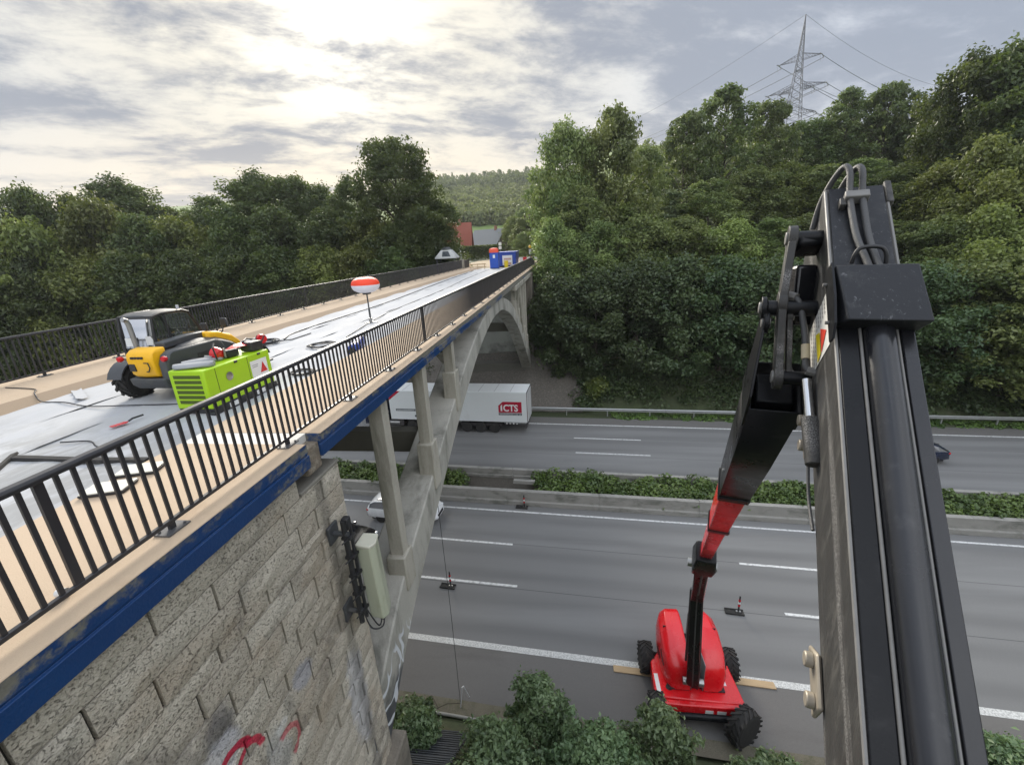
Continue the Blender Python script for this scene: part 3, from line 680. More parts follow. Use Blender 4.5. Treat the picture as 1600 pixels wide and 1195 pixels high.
def make_trunk(Ht, base, cs, rng, r0, nl=12, top=.78):
    mb = MB(); zt = Ht * top; k = 9; pts = []; w = rng.uniform(-.25, .25, (k, 2)) * (Ht / 14)
    for i in range(k): pts.append((w[i][0] * i / k, w[i][1] * i / k, -.6 + (zt + .6) * i / (k - 1)))
    mb.tube(pts, [r0 * (1.25 if i == 0 else 1) * (1 - .88 * i / (k - 1)) for i in range(k)], 8)
    order = rng.permutation(len(cs))[:nl]
    for j in order:
        c, r = cs[j]; z0 = max(base * .6, min(zt * .92, c[2] - np.hypot(c[0], c[1]) * .75)); t = (z0 + .6) / (zt + .6) * (k - 1); i = int(min(t, k - 2)); f = t - i
        s = np.array(pts[i]) * (1 - f) + np.array(pts[i + 1]) * f; mid = (s * .5 + c * .5) + np.array([0, 0, .10 * np.linalg.norm(c - s)])
        rr = r0 * .36 * (1 - .5 * z0 / Ht); mb.tube([s, s * .6 + mid * .4, mid, c * .6 + mid * .4, c], [rr, rr * .8, rr * .55, rr * .35, rr * .14], 5)
    return mb
VAR = {}
def variant(key, kind, seed, Ht, R, prof, base, nclump, cr, nleaf, size, r0=.26, **kw):
    top = kw.pop('top', .78); nl = kw.pop('nl', 12)
    V, TI, cs, rng = make_crown(seed, Ht, R, prof, base, nclump, cr, nleaf, size, **kw)
    VAR.setdefault(key, []).append((Ht, R, leaf_mesh('crown', V, LM[kind], rng, TI), make_trunk(Ht, base, cs, rng, r0, nl, top).mesh('trunk', BARK, 60)))
for s in range(2):
    variant('dark', 'dark', 20 + s, 14, 4.6, 'round', 1.0, 165, 1.1, 170, .34, low=.06)
    variant('mid', 'mid', 30 + s, 14, 4.4, 'round', 1.0, 130, 1.1, 190, .34, low=.1)
    variant('olive', 'olive', 40 + s, 12, 4.5, 'dome', .8, 70, 1.2, 260, .34)
    variant('cool', 'cool', 50 + s, 11, 3.9, 'dome', .4, 80, 1.05, 260, .32, low=.4)
    variant('airy', 'airy', 60 + s, 16, 4.2, 'round', 2.0, 250, .62, 90, .32, r0=.24, nl=60, top=.92, flat=.85, low=.03)
variant('mid', 'mid', 33, 15, 4.2, 'tall', 1.2, 110, .95, 230, .27)
variant('dark', 'dark', 24, 14, 4.6, 'round', 1.0, 190, .95, 160, .30, low=.06)
variant('cool', 'cool', 53, 11, 3.9, 'round', .3, 95, .9, 230, .26, low=.4)
variant('bright', 'bright', 70, 13, 4.2, 'oval', 1.0, 72, 1.15, 260, .33)
variant('pale', 'pale', 71, 13, 4.0, 'cone', .8, 60, 1.0, 230, .32)
variant('tier', 'tier', 72, 18, 6.0, 'round', 2.0, 330, 1.15, 120, .33, tier=True, flat=.42, r0=.36, nl=60, top=.95, low=.06)
_cnt = {}
def tree(name, label, key, x, y, ztop, R, group, rz=None, cat='tree'):
    L = VAR[key]; i = _cnt.get(key, 0); _cnt[key] = i + 1
    Ht, R0, cm, tm = L[i % len(L)]; zb = G(x, y) - .15; h = max(3., ztop - zb)
    t = thing(name, label, cat, (x, y, zb), rz if rz is not None else random.uniform(0, 6.28), group)
    t.scale = (R / R0 * 1.08, R / R0 * 1.08, h / Ht)
    put('trunk', tm, t); put('crown', cm, t); return t
ORD = ['first', 'second', 'third', 'fourth', 'fifth', 'sixth', 'seventh', 'eighth', 'ninth', 'tenth', 'eleventh', 'twelfth', 'thirteenth', 'fourteenth']
LOOK = {'dark': 'dark green broadleaf tree', 'mid': 'mid green broadleaf tree', 'olive': 'olive green broadleaf tree', 'cool': 'dense bluish green tree', 'airy': 'tall airy tree', 'bright': 'bright yellow-green tree', 'pale': 'pale grey-green tree', 'tier': 'tall tree with layered boughs'}
R_SKY = [(0.4, 60.0, 13.0, 3.8, 'mid'), (6.3, 60.0, 14.4, 4.2, 'mid'), (11.0, 66.0, 11.2, 3.4, 'mid'), (18.1, 74.0, 16.9, 4.2, 'airy'), (24.2, 76.0, 20.0, 5.1, 'airy'), (32.0, 80.0, 19.0, 3.7, 'airy'), (43.3, 92.0, 17.7, 5.7, 'dark'), (49.3, 92.0, 22.3, 5.0, 'airy'), (52.3, 86.0, 21.4, 4.3, 'airy'), (57.0, 84.0, 17.2, 5.0, 'dark'), (46.9, 64.0, 17.3, 4.6, 'dark'), (49.9, 62.0, 17.4, 4.9, 'dark'), (53.8, 60.0, 16.9, 5.3, 'dark'), ]
R_UP = [(-0.2, 57.5, 6.1, 2.4, 'mid'), (1.8, 56.0, 5.6, 3.6, 'mid'), (8.1, 58.0, 4.1, 3.9, 'olive'), (14.8, 66.0, 5.8, 4.4, 'pale'), (19.0, 64.0, 6.5, 4.3, 'mid'), (26.5, 70.0, 8.0, 4.5, 'mid'), (33.0, 76.0, 9.1, 4.8, 'olive'), (39.8, 76.0, 8.6, 4.8, 'mid'), (41.9, 72.0, 8.7, 4.7, 'mid'), (44.1, 66.0, 6.9, 4.5, 'mid'), (42.8, 58.0, 6.2, 4.3, 'olive'), (42.0, 52.0, 7.0, 3.9, 'bright'), (44.4, 50.0, 7.0, 4.1, 'bright'), ]
R_MID = [(-1.0, 52.0, 2.1, 3.0, 'mid'), (3.7, 51.0, 1.6, 3.7, 'mid'), (8.8, 53.0, 1.9, 3.7, 'mid'), (13.9, 54.0, 1.6, 4.0, 'mid'), (18.5, 54.0, 1.1, 3.7, 'bright'), (23.7, 56.0, 1.2, 4.1, 'mid'), (29.0, 57.0, 1.3, 4.3, 'mid'), (33.2, 56.0, 0.7, 4.2, 'mid'), (36.9, 54.0, 0.0, 4.0, 'mid'), (38.2, 50.0, 0.1, 3.8, 'mid'), (39.0, 46.0, 0.7, 3.8, 'bright'), (41.7, 44.0, 0.4, 3.8, 'mid'), ]
R_FRONT = [(-0.8, 49.0, -3.7, 2.8, 'cool'), (3.2, 48.0, -3.2, 3.4, 'cool'), (7.5, 48.0, -2.5, 3.5, 'cool'), (11.6, 47.5, -2.5, 3.4, 'cool'), (15.7, 47.0, -2.6, 3.5, 'cool'), (19.7, 46.5, -2.9, 3.5, 'cool'), (23.7, 46.0, -3.1, 3.6, 'cool'), (27.7, 45.5, -3.5, 3.5, 'cool'), (31.7, 45.0, -3.8, 3.5, 'cool'), (34.9, 44.0, -3.6, 3.6, 'mid'), (38.3, 43.0, -3.3, 3.7, 'mid'), (42.0, 42.5, -3.2, 3.7, 'mid'), ]
L_BACK = [(-77.5, 52.0, 8.9, 5.0, 'dark'), (-73.4, 56.0, 10.0, 4.4, 'dark'), (-71.1, 60.0, 9.3, 4.8, 'dark'), (-68.0, 64.0, 12.0, 6.0, 'dark'), (-63.3, 66.0, 8.3, 4.0, 'dark'), (-54.3, 66.0, 8.9, 4.9, 'dark'), (-45.0, 64.0, 11.3, 5.4, 'dark'), (-40.8, 66.0, 10.8, 4.3, 'dark'), (-36.6, 66.0, 9.3, 4.0, 'dark'), (-30.7, 64.0, 9.8, 3.8, 'dark'), (-21.9, 60.0, 14.2, 6.0, 'tier'), (-18.1, 62.0, 6.2, 3.5, 'dark'), ]
L_MID = [(-71.6, 48.0, 5.8, 4.9, 'olive'), (-66.0, 50.0, 5.9, 4.8, 'olive'), (-62.4, 54.0, 7.5, 5.1, 'olive'), (-56.5, 55.0, 5.6, 4.4, 'dark'), (-51.6, 57.0, 5.9, 4.5, 'olive'), (-45.7, 58.0, 6.0, 4.4, 'dark'), (-38.6, 58.0, 6.0, 4.5, 'dark'), (-31.8, 58.0, 5.2, 4.3, 'dark'), (-25.4, 57.0, 3.6, 4.2, 'olive'), (-20.6, 56.5, 3.6, 3.4, 'dark'), (-18.2, 62.0, 3.6, 2.6, 'dark'), ]
L_FRONT = [(-73.0, 46.0, 0.7, 5.5, 'dark'), (-66.1, 47.0, 0.7, 4.8, 'dark'), (-61.1, 49.0, 0.9, 4.8, 'olive'), (-54.7, 50.0, 0.8, 4.5, 'dark'), (-49.4, 52.0, 0.9, 4.4, 'dark'), (-43.0, 53.0, 0.9, 4.3, 'dark'), (-37.0, 54.0, 0.9, 4.3, 'dark'), (-30.9, 54.0, 0.6, 3.8, 'olive'), (-25.6, 54.0, 1.4, 3.4, 'olive'), (-21.2, 54.0, 0.0, 3.4, 'dark'), ]
ROWS = [(R_SKY, 'on the skyline of the right-hand hill', 'skyline trees on the right hill'), (R_UP, 'in the upper row of the right-hand wood', 'upper trees of the right wood'), (R_MID, 'in the middle row of the right-hand wood', 'middle trees of the right wood'),
        (R_FRONT, 'in the front row above the guard rail', 'trees above the guard rail'), (L_BACK, 'on the skyline of the left-hand wood', 'skyline trees of the left wood'), (L_MID, 'in the middle row of the left-hand wood', 'middle trees of the left wood'), (L_FRONT, 'in the front row behind the far railing', 'front trees of the left wood')]
for rows, where, grp in ROWS:
    for i, (x, y, zt, R, k) in enumerate(rows):
        if rows is R_FRONT: y -= 2.0; R *= 1.2
        tree('layered_tree' if k == 'tier' else 'broadleaf_tree', '%s, %s from the left %s' % (LOOK[k], ORD[i], where), k, x, y, H + zt, R, grp)

# leafy ground cover: one mass nobody could count
def cover(name, label, pts, size, mat, n_each, r, hz, seed, tintc=None):
    rng = np.random.default_rng(seed); P = []; N = []; TI = []
    for (x, y, z, s) in pts:
        m = int(n_each * s); d = rng.normal(size=(m, 3)); d[:, 2] = np.abs(d[:, 2]); d /= np.linalg.norm(d, axis=1, keepdims=True)
        P.append(np.array([x, y, z]) + d * np.array([r * s, r * s, hz * s]) * rng.uniform(.35, 1, (m, 1)) ** .5); N.append(d * .5 + np.array([0, 0, .7]) + rng.normal(0, .45, (m, 3))); TI.append(np.full(m, rng.uniform(0, 1)))
    me = leaf_mesh(name, leaf_arrays(np.concatenate(P), np.concatenate(N), size, rng, .75), mat, rng, np.concatenate(TI))
    o = put(name, me); o['kind'] = 'stuff'; o['label'] = label; o['category'] = 'plants'; return o
rg = random.Random(3)
pts = []
x = -60.
while x < 75:
    if not (-7.6 < x < -1.9):
        for _ in range(9):
            p = RD(x + rg.uniform(-.4, .4), rg.uniform(24.95, 27.35), .25 + (.35 if rg.random() < .5 else 0)); dens = 1.0 if x < 30 else .7
            pts.append((p.x, p.y, p.z, rg.uniform(.3, 1.0) * dens))
    x += .62 if x < 30 else .9
cover('median_ivy', 'ivy and low bushes filling the median between the concrete barriers', pts, .17, LM['ivy'], 130, .7, .8, 5)
pts = []
for _ in range(260):
    x = rg.uniform(-3.0, 24); r = rg.uniform(4.2, 9.5); p = RD(x, r)
    if x < -1.5 and r > 8.3: continue
    pts.append((p.x, p.y, G(p.x, p.y), rg.uniform(.7, 1.3)))
cover('bank_undergrowth', 'low leafy undergrowth covering the near bank below the camera', pts, .10, LM['shrub'], 150, .75, .38, 6)
pts = []
for _ in range(820):
    x = rg.uniform(1.5, 62); r = rg.uniform(41.8, 48.5); p = RD(x, r)
    if 4 < x < 15 and r < 43.2 and rg.random() < .7: continue
    pts.append((p.x, p.y, G(p.x, p.y) - .1, rg.uniform(.6, 1.3)))
for _ in range(120):
    x = rg.uniform(-80, -17); r = rg.uniform(41.4, 47); p = RD(x, r); pts.append((p.x, p.y, G(p.x, p.y) - .1, rg.uniform(.8, 1.6)))
cover('verge_undergrowth', 'dark undergrowth at the foot of the far wooded bank', pts, .24, LM['cool'], 95, 1.2, 1.05, 8)
pts = []
for _ in range(500):
    p = RD(rg.uniform(4, 75), rg.uniform(39.75, 41.3)); pts.append((p.x, p.y, 0.0, rg.uniform(.5, 1.)))
cover('verge_grass', 'green grass strip between far carriageway and guard rail', pts, .16, LM['ivy'], 60, .5, .13, 9)

# single shrubs on the near bank and around the bridge ends
def shrub(name, label, seed, x, y, h, R, kind, size, nclump, nleaf, cr, group=None, z=None, prof='dome'):
    V, TI, cs, rng = make_crown(seed, h, R, prof, .15, nclump, cr, nleaf, size, low=.3, flat=.9, sprig=.35)
    t = thing(name, label, 'shrub', (x, y, (G(x, y) if z is None else z) - .05), 0, group)
    put('crown', leaf_mesh('crown', V, LM[kind], rng, TI), t); put('stem', make_trunk(h, .15, cs, rng, .05, 14).mesh('stem', BARK, 60), t); return t
SH = [(-1.0, 9.5, 2.75, .95, 'big bush in the bottom middle of the picture, left of the red lift'), (2.55, 9.15, 2.3, .85, 'rounded bush partly in front of the red lift chassis'), (.7, 8.1, 1.3, 1.2, 'low spreading bush between the two taller bushes on the near bank'),
      (-2.0, 8.1, 1.2, .9, 'low bush beside the metal steps, left of the big bush'), (-5.2, 9.45, .7, .7, 'dark bush at the foot of the arch, left of the steps'), (-4.55, 8.55, 1.1, .6, 'bright bush between the stone wall plinth and the metal steps'),
      (12.9, 10.0, 1.7, 1.3, 'bush in the bottom right corner beyond the black jib'), (14.8, 9.2, 2.2, 1.5, 'taller bush cut by the right edge, behind the corner bush'), (5.3, 8.3, .9, 1.0, 'low bush below the right front wheel of the lift'), (8.2, 8.4, .8, 1.0, 'low bush just left of the black jib at the bottom')]
for i, (x, y, h, R, lab) in enumerate(SH):
    shrub('shrub', lab, 100 + i, x, y, h, R, 'shrub', .13, int(75 * R), 150, .30, 'bushes on the near bank')
FS = [(-2.3, 47.6, 2.6, 1.6, 'cool', 'bush at the foot of the stone pier at the far end'), (-1.2, 49.5, 4.0, 2.0, 'cool', 'taller bush beside the stone pier at the far end'), (1.2, 45.5, 2.2, 1.8, 'cool', 'bush on the gravel bank below the wood'), (3.2, 43.2, 1.0, 1.0, 'olive', 'low yellowish bush at the edge of the gravel bank')]
for i, (x, y, h, R, kd, lab) in enumerate(FS): shrub('shrub', lab, 130 + i, x, y, h, R, kd, .26, 30, 160, .6, 'bushes by the far abutment')
# ---------------------------------------------------------------- things on the bridge deck
BLACK = M('black_plastic', (.022, .022, .024), .5, var=.3, scale=6, coords='obj', dirt=((.09, .085, .08), .25, 5.))
RUBBER = M('rubber', (.022, .021, .020), .85, var=.4, scale=8, coords='obj', dirt=((.10, .09, .075), .35, 4.))
YELLOW = M('machine_yellow', (.86, .46, .008), .38, var=.08, scale=3, coords='obj', dirt=((.30, .17, .03), .15, 4.))
ANTHR = M('anthracite', (.055, .058, .062), .45, var=.25, scale=5, coords='obj', dirt=((.14, .13, .115), .25, 3.))
LIME = M('lime_paint', (.36, .60, .008), .38, var=.07, scale=3, coords='obj', dirt=((.20, .32, .02), .12, 5.))
REDP = M('red_paint', (.62, .012, .018), .30, var=.08, scale=3, coords='obj', coat=.3, dirt=((.30, .02, .02), .15, 5.))
WHITEP = M('white_paint', (.74, .75, .74), .42, var=.05, scale=2, coords='obj', dirt=((.45, .44, .42), .15, 3.))
STEEL = M('bare_steel', (.36, .36, .35), .38, metal=.85, var=.2, scale=7, coords='obj')
LAMPR = M('red_lens', (.55, .01, .02), .2, var=.1, scale=9, coords='obj')
def glass_mat(name, col, alpha=.75, ior=1.6):
    m = bpy.data.materials.new(name); m.use_nodes = True; T = NT(m.node_tree); T.N.clear(); out = T.n('ShaderNodeOutputMaterial')
    g = T.n('ShaderNodeBsdfPrincipled', {'Base Color': (*col, 1), 'Roughness': .06, 'Specular IOR Level': .6}); t = T.n('ShaderNodeBsdfTransparent', {'Color': (.86, .91, .89, 1)})
    mx = T.n('ShaderNodeMixShader', {0: alpha, 1: t.outputs[0], 2: g.outputs[0]})
    gl = T.n('ShaderNodeBsdfGlossy', {'Color': (1, 1, 1, 1), 'Roughness': .05}); fr = T.n('ShaderNodeFresnel', {'IOR': ior})
    m2 = T.n('ShaderNodeMixShader', {0: fr.outputs[0], 1: mx.outputs[0], 2: gl.outputs[0]})
    T.L.new(m2.outputs[0], out.inputs[0]); return m
GLASS = glass_mat('cab_glass', (.05, .06, .06), .12, 1.4); CARGLASS = glass_mat('car_glass', (.012, .014, .017), .93, 1.25)

def wheel(parent, name, c, r, wd, lugs=16, rim_mat=None, axis=(1, 0, 0), rimr=.55):
    """tyre with raised tread blocks, dished rim as sub-part"""
    c = Vector(c); ax = Vector(axis).normalized(); u, w_ = basis(ax)
    prof = [(r * rimr, -wd * .46), (r * .80, -wd * .5), (r * .95, -wd * .44), (r, -wd * .3), (r, wd * .3), (r * .95, wd * .44), (r * .80, wd * .5), (r * rimr, wd * .46)]
    mb = MB().lathe(prof, c, ax, 28)
    for i in range(lugs):
        for s in (-1, 1):
            a = 2 * math.pi * (i + (.5 if s > 0 else 0)) / lugs; a2 = a + .42 / max(1, lugs / 16)
            def P(ang, rr, h): return c + ax * h + u * (rr * math.cos(ang)) + w_ * (rr * math.sin(ang))
            da = .075 * 16 / lugs
            lo = [P(a - da, r * .985, s * wd * .02), P(a + da, r * .985, s * wd * .02), P(a2 + da, r * .93, s * wd * .48), P(a2 - da, r * .93, s * wd * .48)]
            hi = [P(a - da, r * 1.09, s * wd * .02), P(a + da, r * 1.09, s * wd * .02), P(a2 + da, r * 1.04, s * wd * .53), P(a2 - da, r * 1.04, s * wd * .53)]
            mb.add(lo + hi, [(0, 1, 2, 3), (4, 5, 6, 7), (0, 1, 5, 4), (1, 2, 6, 5), (2, 3, 7, 6), (3, 0, 4, 7)])
    o = obj(name, mb, RUBBER, parent, smooth=22)
    rp = [(0.001, -wd * .30), (r * .22, -wd * .32), (r * .26, -wd * .20), (r * rimr * .92, -wd * .22), (r * rimr, -wd * .44), (r * (rimr + .03), -wd * .44), (r * (rimr + .03), wd * .44), (r * rimr, wd * .44), (r * rimr * .92, wd * .22), (r * .26, wd * .20), (r * .22, wd * .32), (.001, wd * .30)]
    obj('rim', MB().lathe(rp, c, ax, 24), rim_mat or ANTHR, o, smooth=30)
    return o

def telehandler():
    t = thing('telehandler', 'compact yellow and black telehandler with glazed cab parked on the bridge deck', 'telehandler', (-8.55, 7.98, ZC + .04), rad(-2))
    WB = 1.45
    for x in (-.86, .86):
        for y in (0, WB): wheel(t, 'wheel', (x, y, .39), .375, .31, 14, YELLOW if y else ANTHR)
    obj('chassis', MB().box(-.42, .45, -.35, 2.0, .32, .74), ANTHR, t, bevel=.03); obj('axle', MB().cyl((-.75, 0, .39), (.75, 0, .39), .09, n=12), ANTHR, t); obj('axle', MB().cyl((-.75, WB, .39), (.75, WB, .39), .09, n=12), ANTHR, t)
    cov = obj('engine_cover', MB().loft([[Vector((x, y, z)) for x, y in ((-.25 + dx, -.25), (-.23 + dx, yb), (.05, yb - .03), (.36, yb), (.40, -.25))] for z, yb, dx in ((.58, -.46, .02), (.66, -.53, .0), (.95, -.56, -.02), (1.07, -.54, -.02), (1.14, -.46, 0), (1.17, -.30, .03))]), YELLOW, t, bevel=.025, smooth=50)
    obj('recess', MB().box(-.20, -.06, -.585, -.50, .73, .88), BLACK, cov, bevel=.012); obj('handle_loop', MB().tube([(.16, -.57, .90), (.27, -.585, .90), (.29, -.585, .80), (.24, -.585, .72), (.18, -.57, .72)], .012, 6), BLACK, cov)
    for k in range(4): obj('letter', MB().box(-.10 + k * .075, -.045 + k * .075, -.592, -.57, .985, 1.03), BLACK, cov)
    obj('counterweight', MB().loft([[Vector((x, y, z)) for x, y in ((-.46, -.22), (-.36, yb), (.46, yb), (.60, -.22))] for z, yb in ((.30, -.38), (.42, -.50), (.56, -.53))]), ANTHR, t, bevel=.03)
    obj('side_panel', MB().loft([[Vector((x, y, z)) for x, y in ((.405, -.50 + d), (.58, -.46 + d), (.62, -.1), (.60, 1.05 - d), (.10, 1.05 - d))] for z, d in ((.50, 0), (.86, -.0), (1.02, .08), (1.09, .22))]), ANTHR, t, bevel=.035)
    obj('side_vent', MB().box(.605, .622, .25, .8, .62, .90), BLACK, t)
    obj('hood', MB().loft([[Vector((x, y, z)) for x, z in ((-.10, .70), (.56, .70), (.55, zt - .10), (.40, zt), (-.02, zt))] for y, zt in ((.1, 1.10), (.6, 1.16), (1.0, 1.12), (1.35, .98), (1.55, .84))]), ANTHR, t, bevel=.03, smooth=50)
    bm = obj('boom', MB().loft([[Vector((x, y, z + dz)) for x, dz in ((.04, -.08), (.28, -.08), (.28, .07), (.04, .07))] for y, z in ((-.15, 1.16), (.5, 1.20), (.95, 1.19))]), ANTHR, t, bevel=.03)
    obj('boom_front', MB().loft([[Vector((x, y, z + dz)) for x, dz in ((-.05, -.15), (.42, -.15), (.42, .10), (-.05, .10))] for y, z in ((.82, 1.17), (1.15, 1.11), (1.5, .98), (1.75, .76))]), YELLOW, t, bevel=.06)
    obj('carriage', MB().box(-.5, .7, 1.80, 1.9, .15, .72), ANTHR, t, bevel=.015)
    for x in (-.35, .45): obj('fork', MB().box(x - .05, x + .05, 1.9, 2.6, .12, .17), ANTHR, t)
    lx, rx_ = -.93, -.10
    cy2 = lambda y: .06 + .80 * y
    cz2 = lambda z: .74 + (z - .80) * .95
    roofp = [(.02, 1.84), (.25, 1.90), (.95, 1.90), (1.18, 1.83)]
    obj('cab_roof', MB().loft([[Vector((lx + .03 + (rx_ - lx - .06) * q, cy2(y), cz2(z) + .03 * math.sin(math.pi * q))) for q in (0, .25, .5, .75, 1)] + [Vector((lx + .03 + (rx_ - lx - .06) * q, cy2(y), cz2(z) - .05)) for q in (1, .5, 0)] for y, z in roofp]), ANTHR, t, smooth=50, bevel=.02)
    side = [(cy2(y), cz2(z)) for y, z in ((-.02, .80), (-.04, 1.40), (.04, 1.84), (.3, 1.88), (.95, 1.88), (1.15, 1.82), (1.40, 1.38), (1.52, .98), (1.46, .80))]
    for x in (lx, rx_): obj('cab_frame', MB().tube([(x, y, z) for y, z in side] + [(x, *side[0])], .032, 6), BLACK, t, smooth=50); obj('pillar', MB().tube([(x, cy2(.42), cz2(.80)), (x, cy2(.40), cz2(1.88))], .026, 6), BLACK, t)
    for y, z in (side[2], side[5], side[6]): obj('cross_bar', MB().tube([(lx, y, z), (rx_, y, z)], .02, 6), BLACK, t)
    def pane(pts): obj('window', MB().add(pts, [tuple(range(len(pts)))]), GLASS, t, smooth=0)
    for x in (lx - .004, rx_ + .004): pane([(x, y, z) for y, z in side])
    (y0, z0), (y1, z1), (y2, z2), (y3, z3) = side[1], side[2], side[5], side[6]
    pane([(lx, y0, cz2(1.15)), (rx_, y0, cz2(1.15)), (rx_, y1, z1), (lx, y1, z1)]); pane([(lx, y2, z2), (rx_, y2, z2), (rx_, y3, z3), (lx, y3, z3)]); pane([(lx, y3, z3), (rx_, y3, z3), (rx_, side[7][0], side[7][1]), (lx, side[7][0], side[7][1])])
    obj('cab_tub', MB().box(lx - .01, rx_ + .01, cy2(-.05), cy2(1.46), .55, .90), ANTHR, t, bevel=.03)
    obj('seat', MB().box(-.74, -.30, .24, .60, .90, 1.02), BLACK, t, bevel=.04); obj('seat_back', MB().box(-.72, -.32, .16, .27, 1.02, 1.46), BLACK, t, bevel=.04)
    obj('steering_wheel', MB().tube([(-.52 + .16 * math.cos(a), .86 + .05 * math.sin(a), 1.18 + .14 * math.sin(a)) for a in np.linspace(0, 6.283, 17)], .014, 6), BLACK, t); obj('console', MB().box(-.62, -.42, .86, 1.1, .88, 1.12), BLACK, t, bevel=.03)
    obj('sticker', MB().add([(-.84, y0 - .012, 1.12), (-.56, y0 - .012, 1.12), (-.56, y0 - .004, 1.30), (-.84, y0 - .004, 1.30)], [(0, 1, 2, 3)]), WHITEP, t, smooth=0)
    obj('sticker', MB().add([(-.32, y0 - .012, 1.14), (-.16, y0 - .012, 1.14), (-.14, y0 - .008, 1.26), (-.18, y0 - .004, 1.33), (-.32, y0 - .004, 1.33)], [(0, 1, 2, 3, 4)]), WHITEP, t, smooth=0)
    obj('exhaust', MB().tube([(-.42, -.12, 1.02), (-.44, -.13, 1.60), (-.45, -.15, 1.70), (-.45, -.22, 1.73)], .048, 12), STEEL, t, smooth=50)
    def fender(x, y):
        secs = []
        for a in np.linspace(rad(15), rad(165), 10): secs.append([Vector((x + s * .18, y + rr * math.cos(a), .39 + rr * math.sin(a))) for s, rr in ((-1, .43), (1, .43), (1, .455), (-1, .455))])
        obj('fender', MB().loft(secs), ANTHR, t, smooth=50)
    for x in (-.86, .86):
        for y in (0, WB): fender(x, y)
    for x in (-.44, .60):
        lm_ = obj('tail_lamp', MB().lathe([(.001, 0), (.05, .01), (.06, .05), (.045, .09), (.001, .10)], (x, -.56, .97), (0, 1, 0), 14), LAMPR, t); obj('lamp_bracket', MB().cyl((x, -.48, .97), (x * .75, -.38, .92), .015, n=6), BLACK, lm_)
    for p in ((-.35, 1.55, 1.24), (.42, 1.35, 1.38)):
        mm = obj('mirror', MB().box(p[0] - .09, p[0] + .09, p[1] - .03, p[1] + .03, p[2] - .11, p[2] + .11), BLACK, t, bevel=.03); obj('mirror_arm', MB().tube([p, (p[0] * .9, p[1] - .05, p[2] - .2), (p[0] * .6, p[1] - .25, 1.0)], .014, 6), BLACK, mm)
    obj('beacon', MB().cyl((-.2, .85, 1.80), (-.2, .85, 1.88), .03, n=10), M('beacon_clear', (.6, .6, .62), .2, coords='obj'), t)
telehandler()

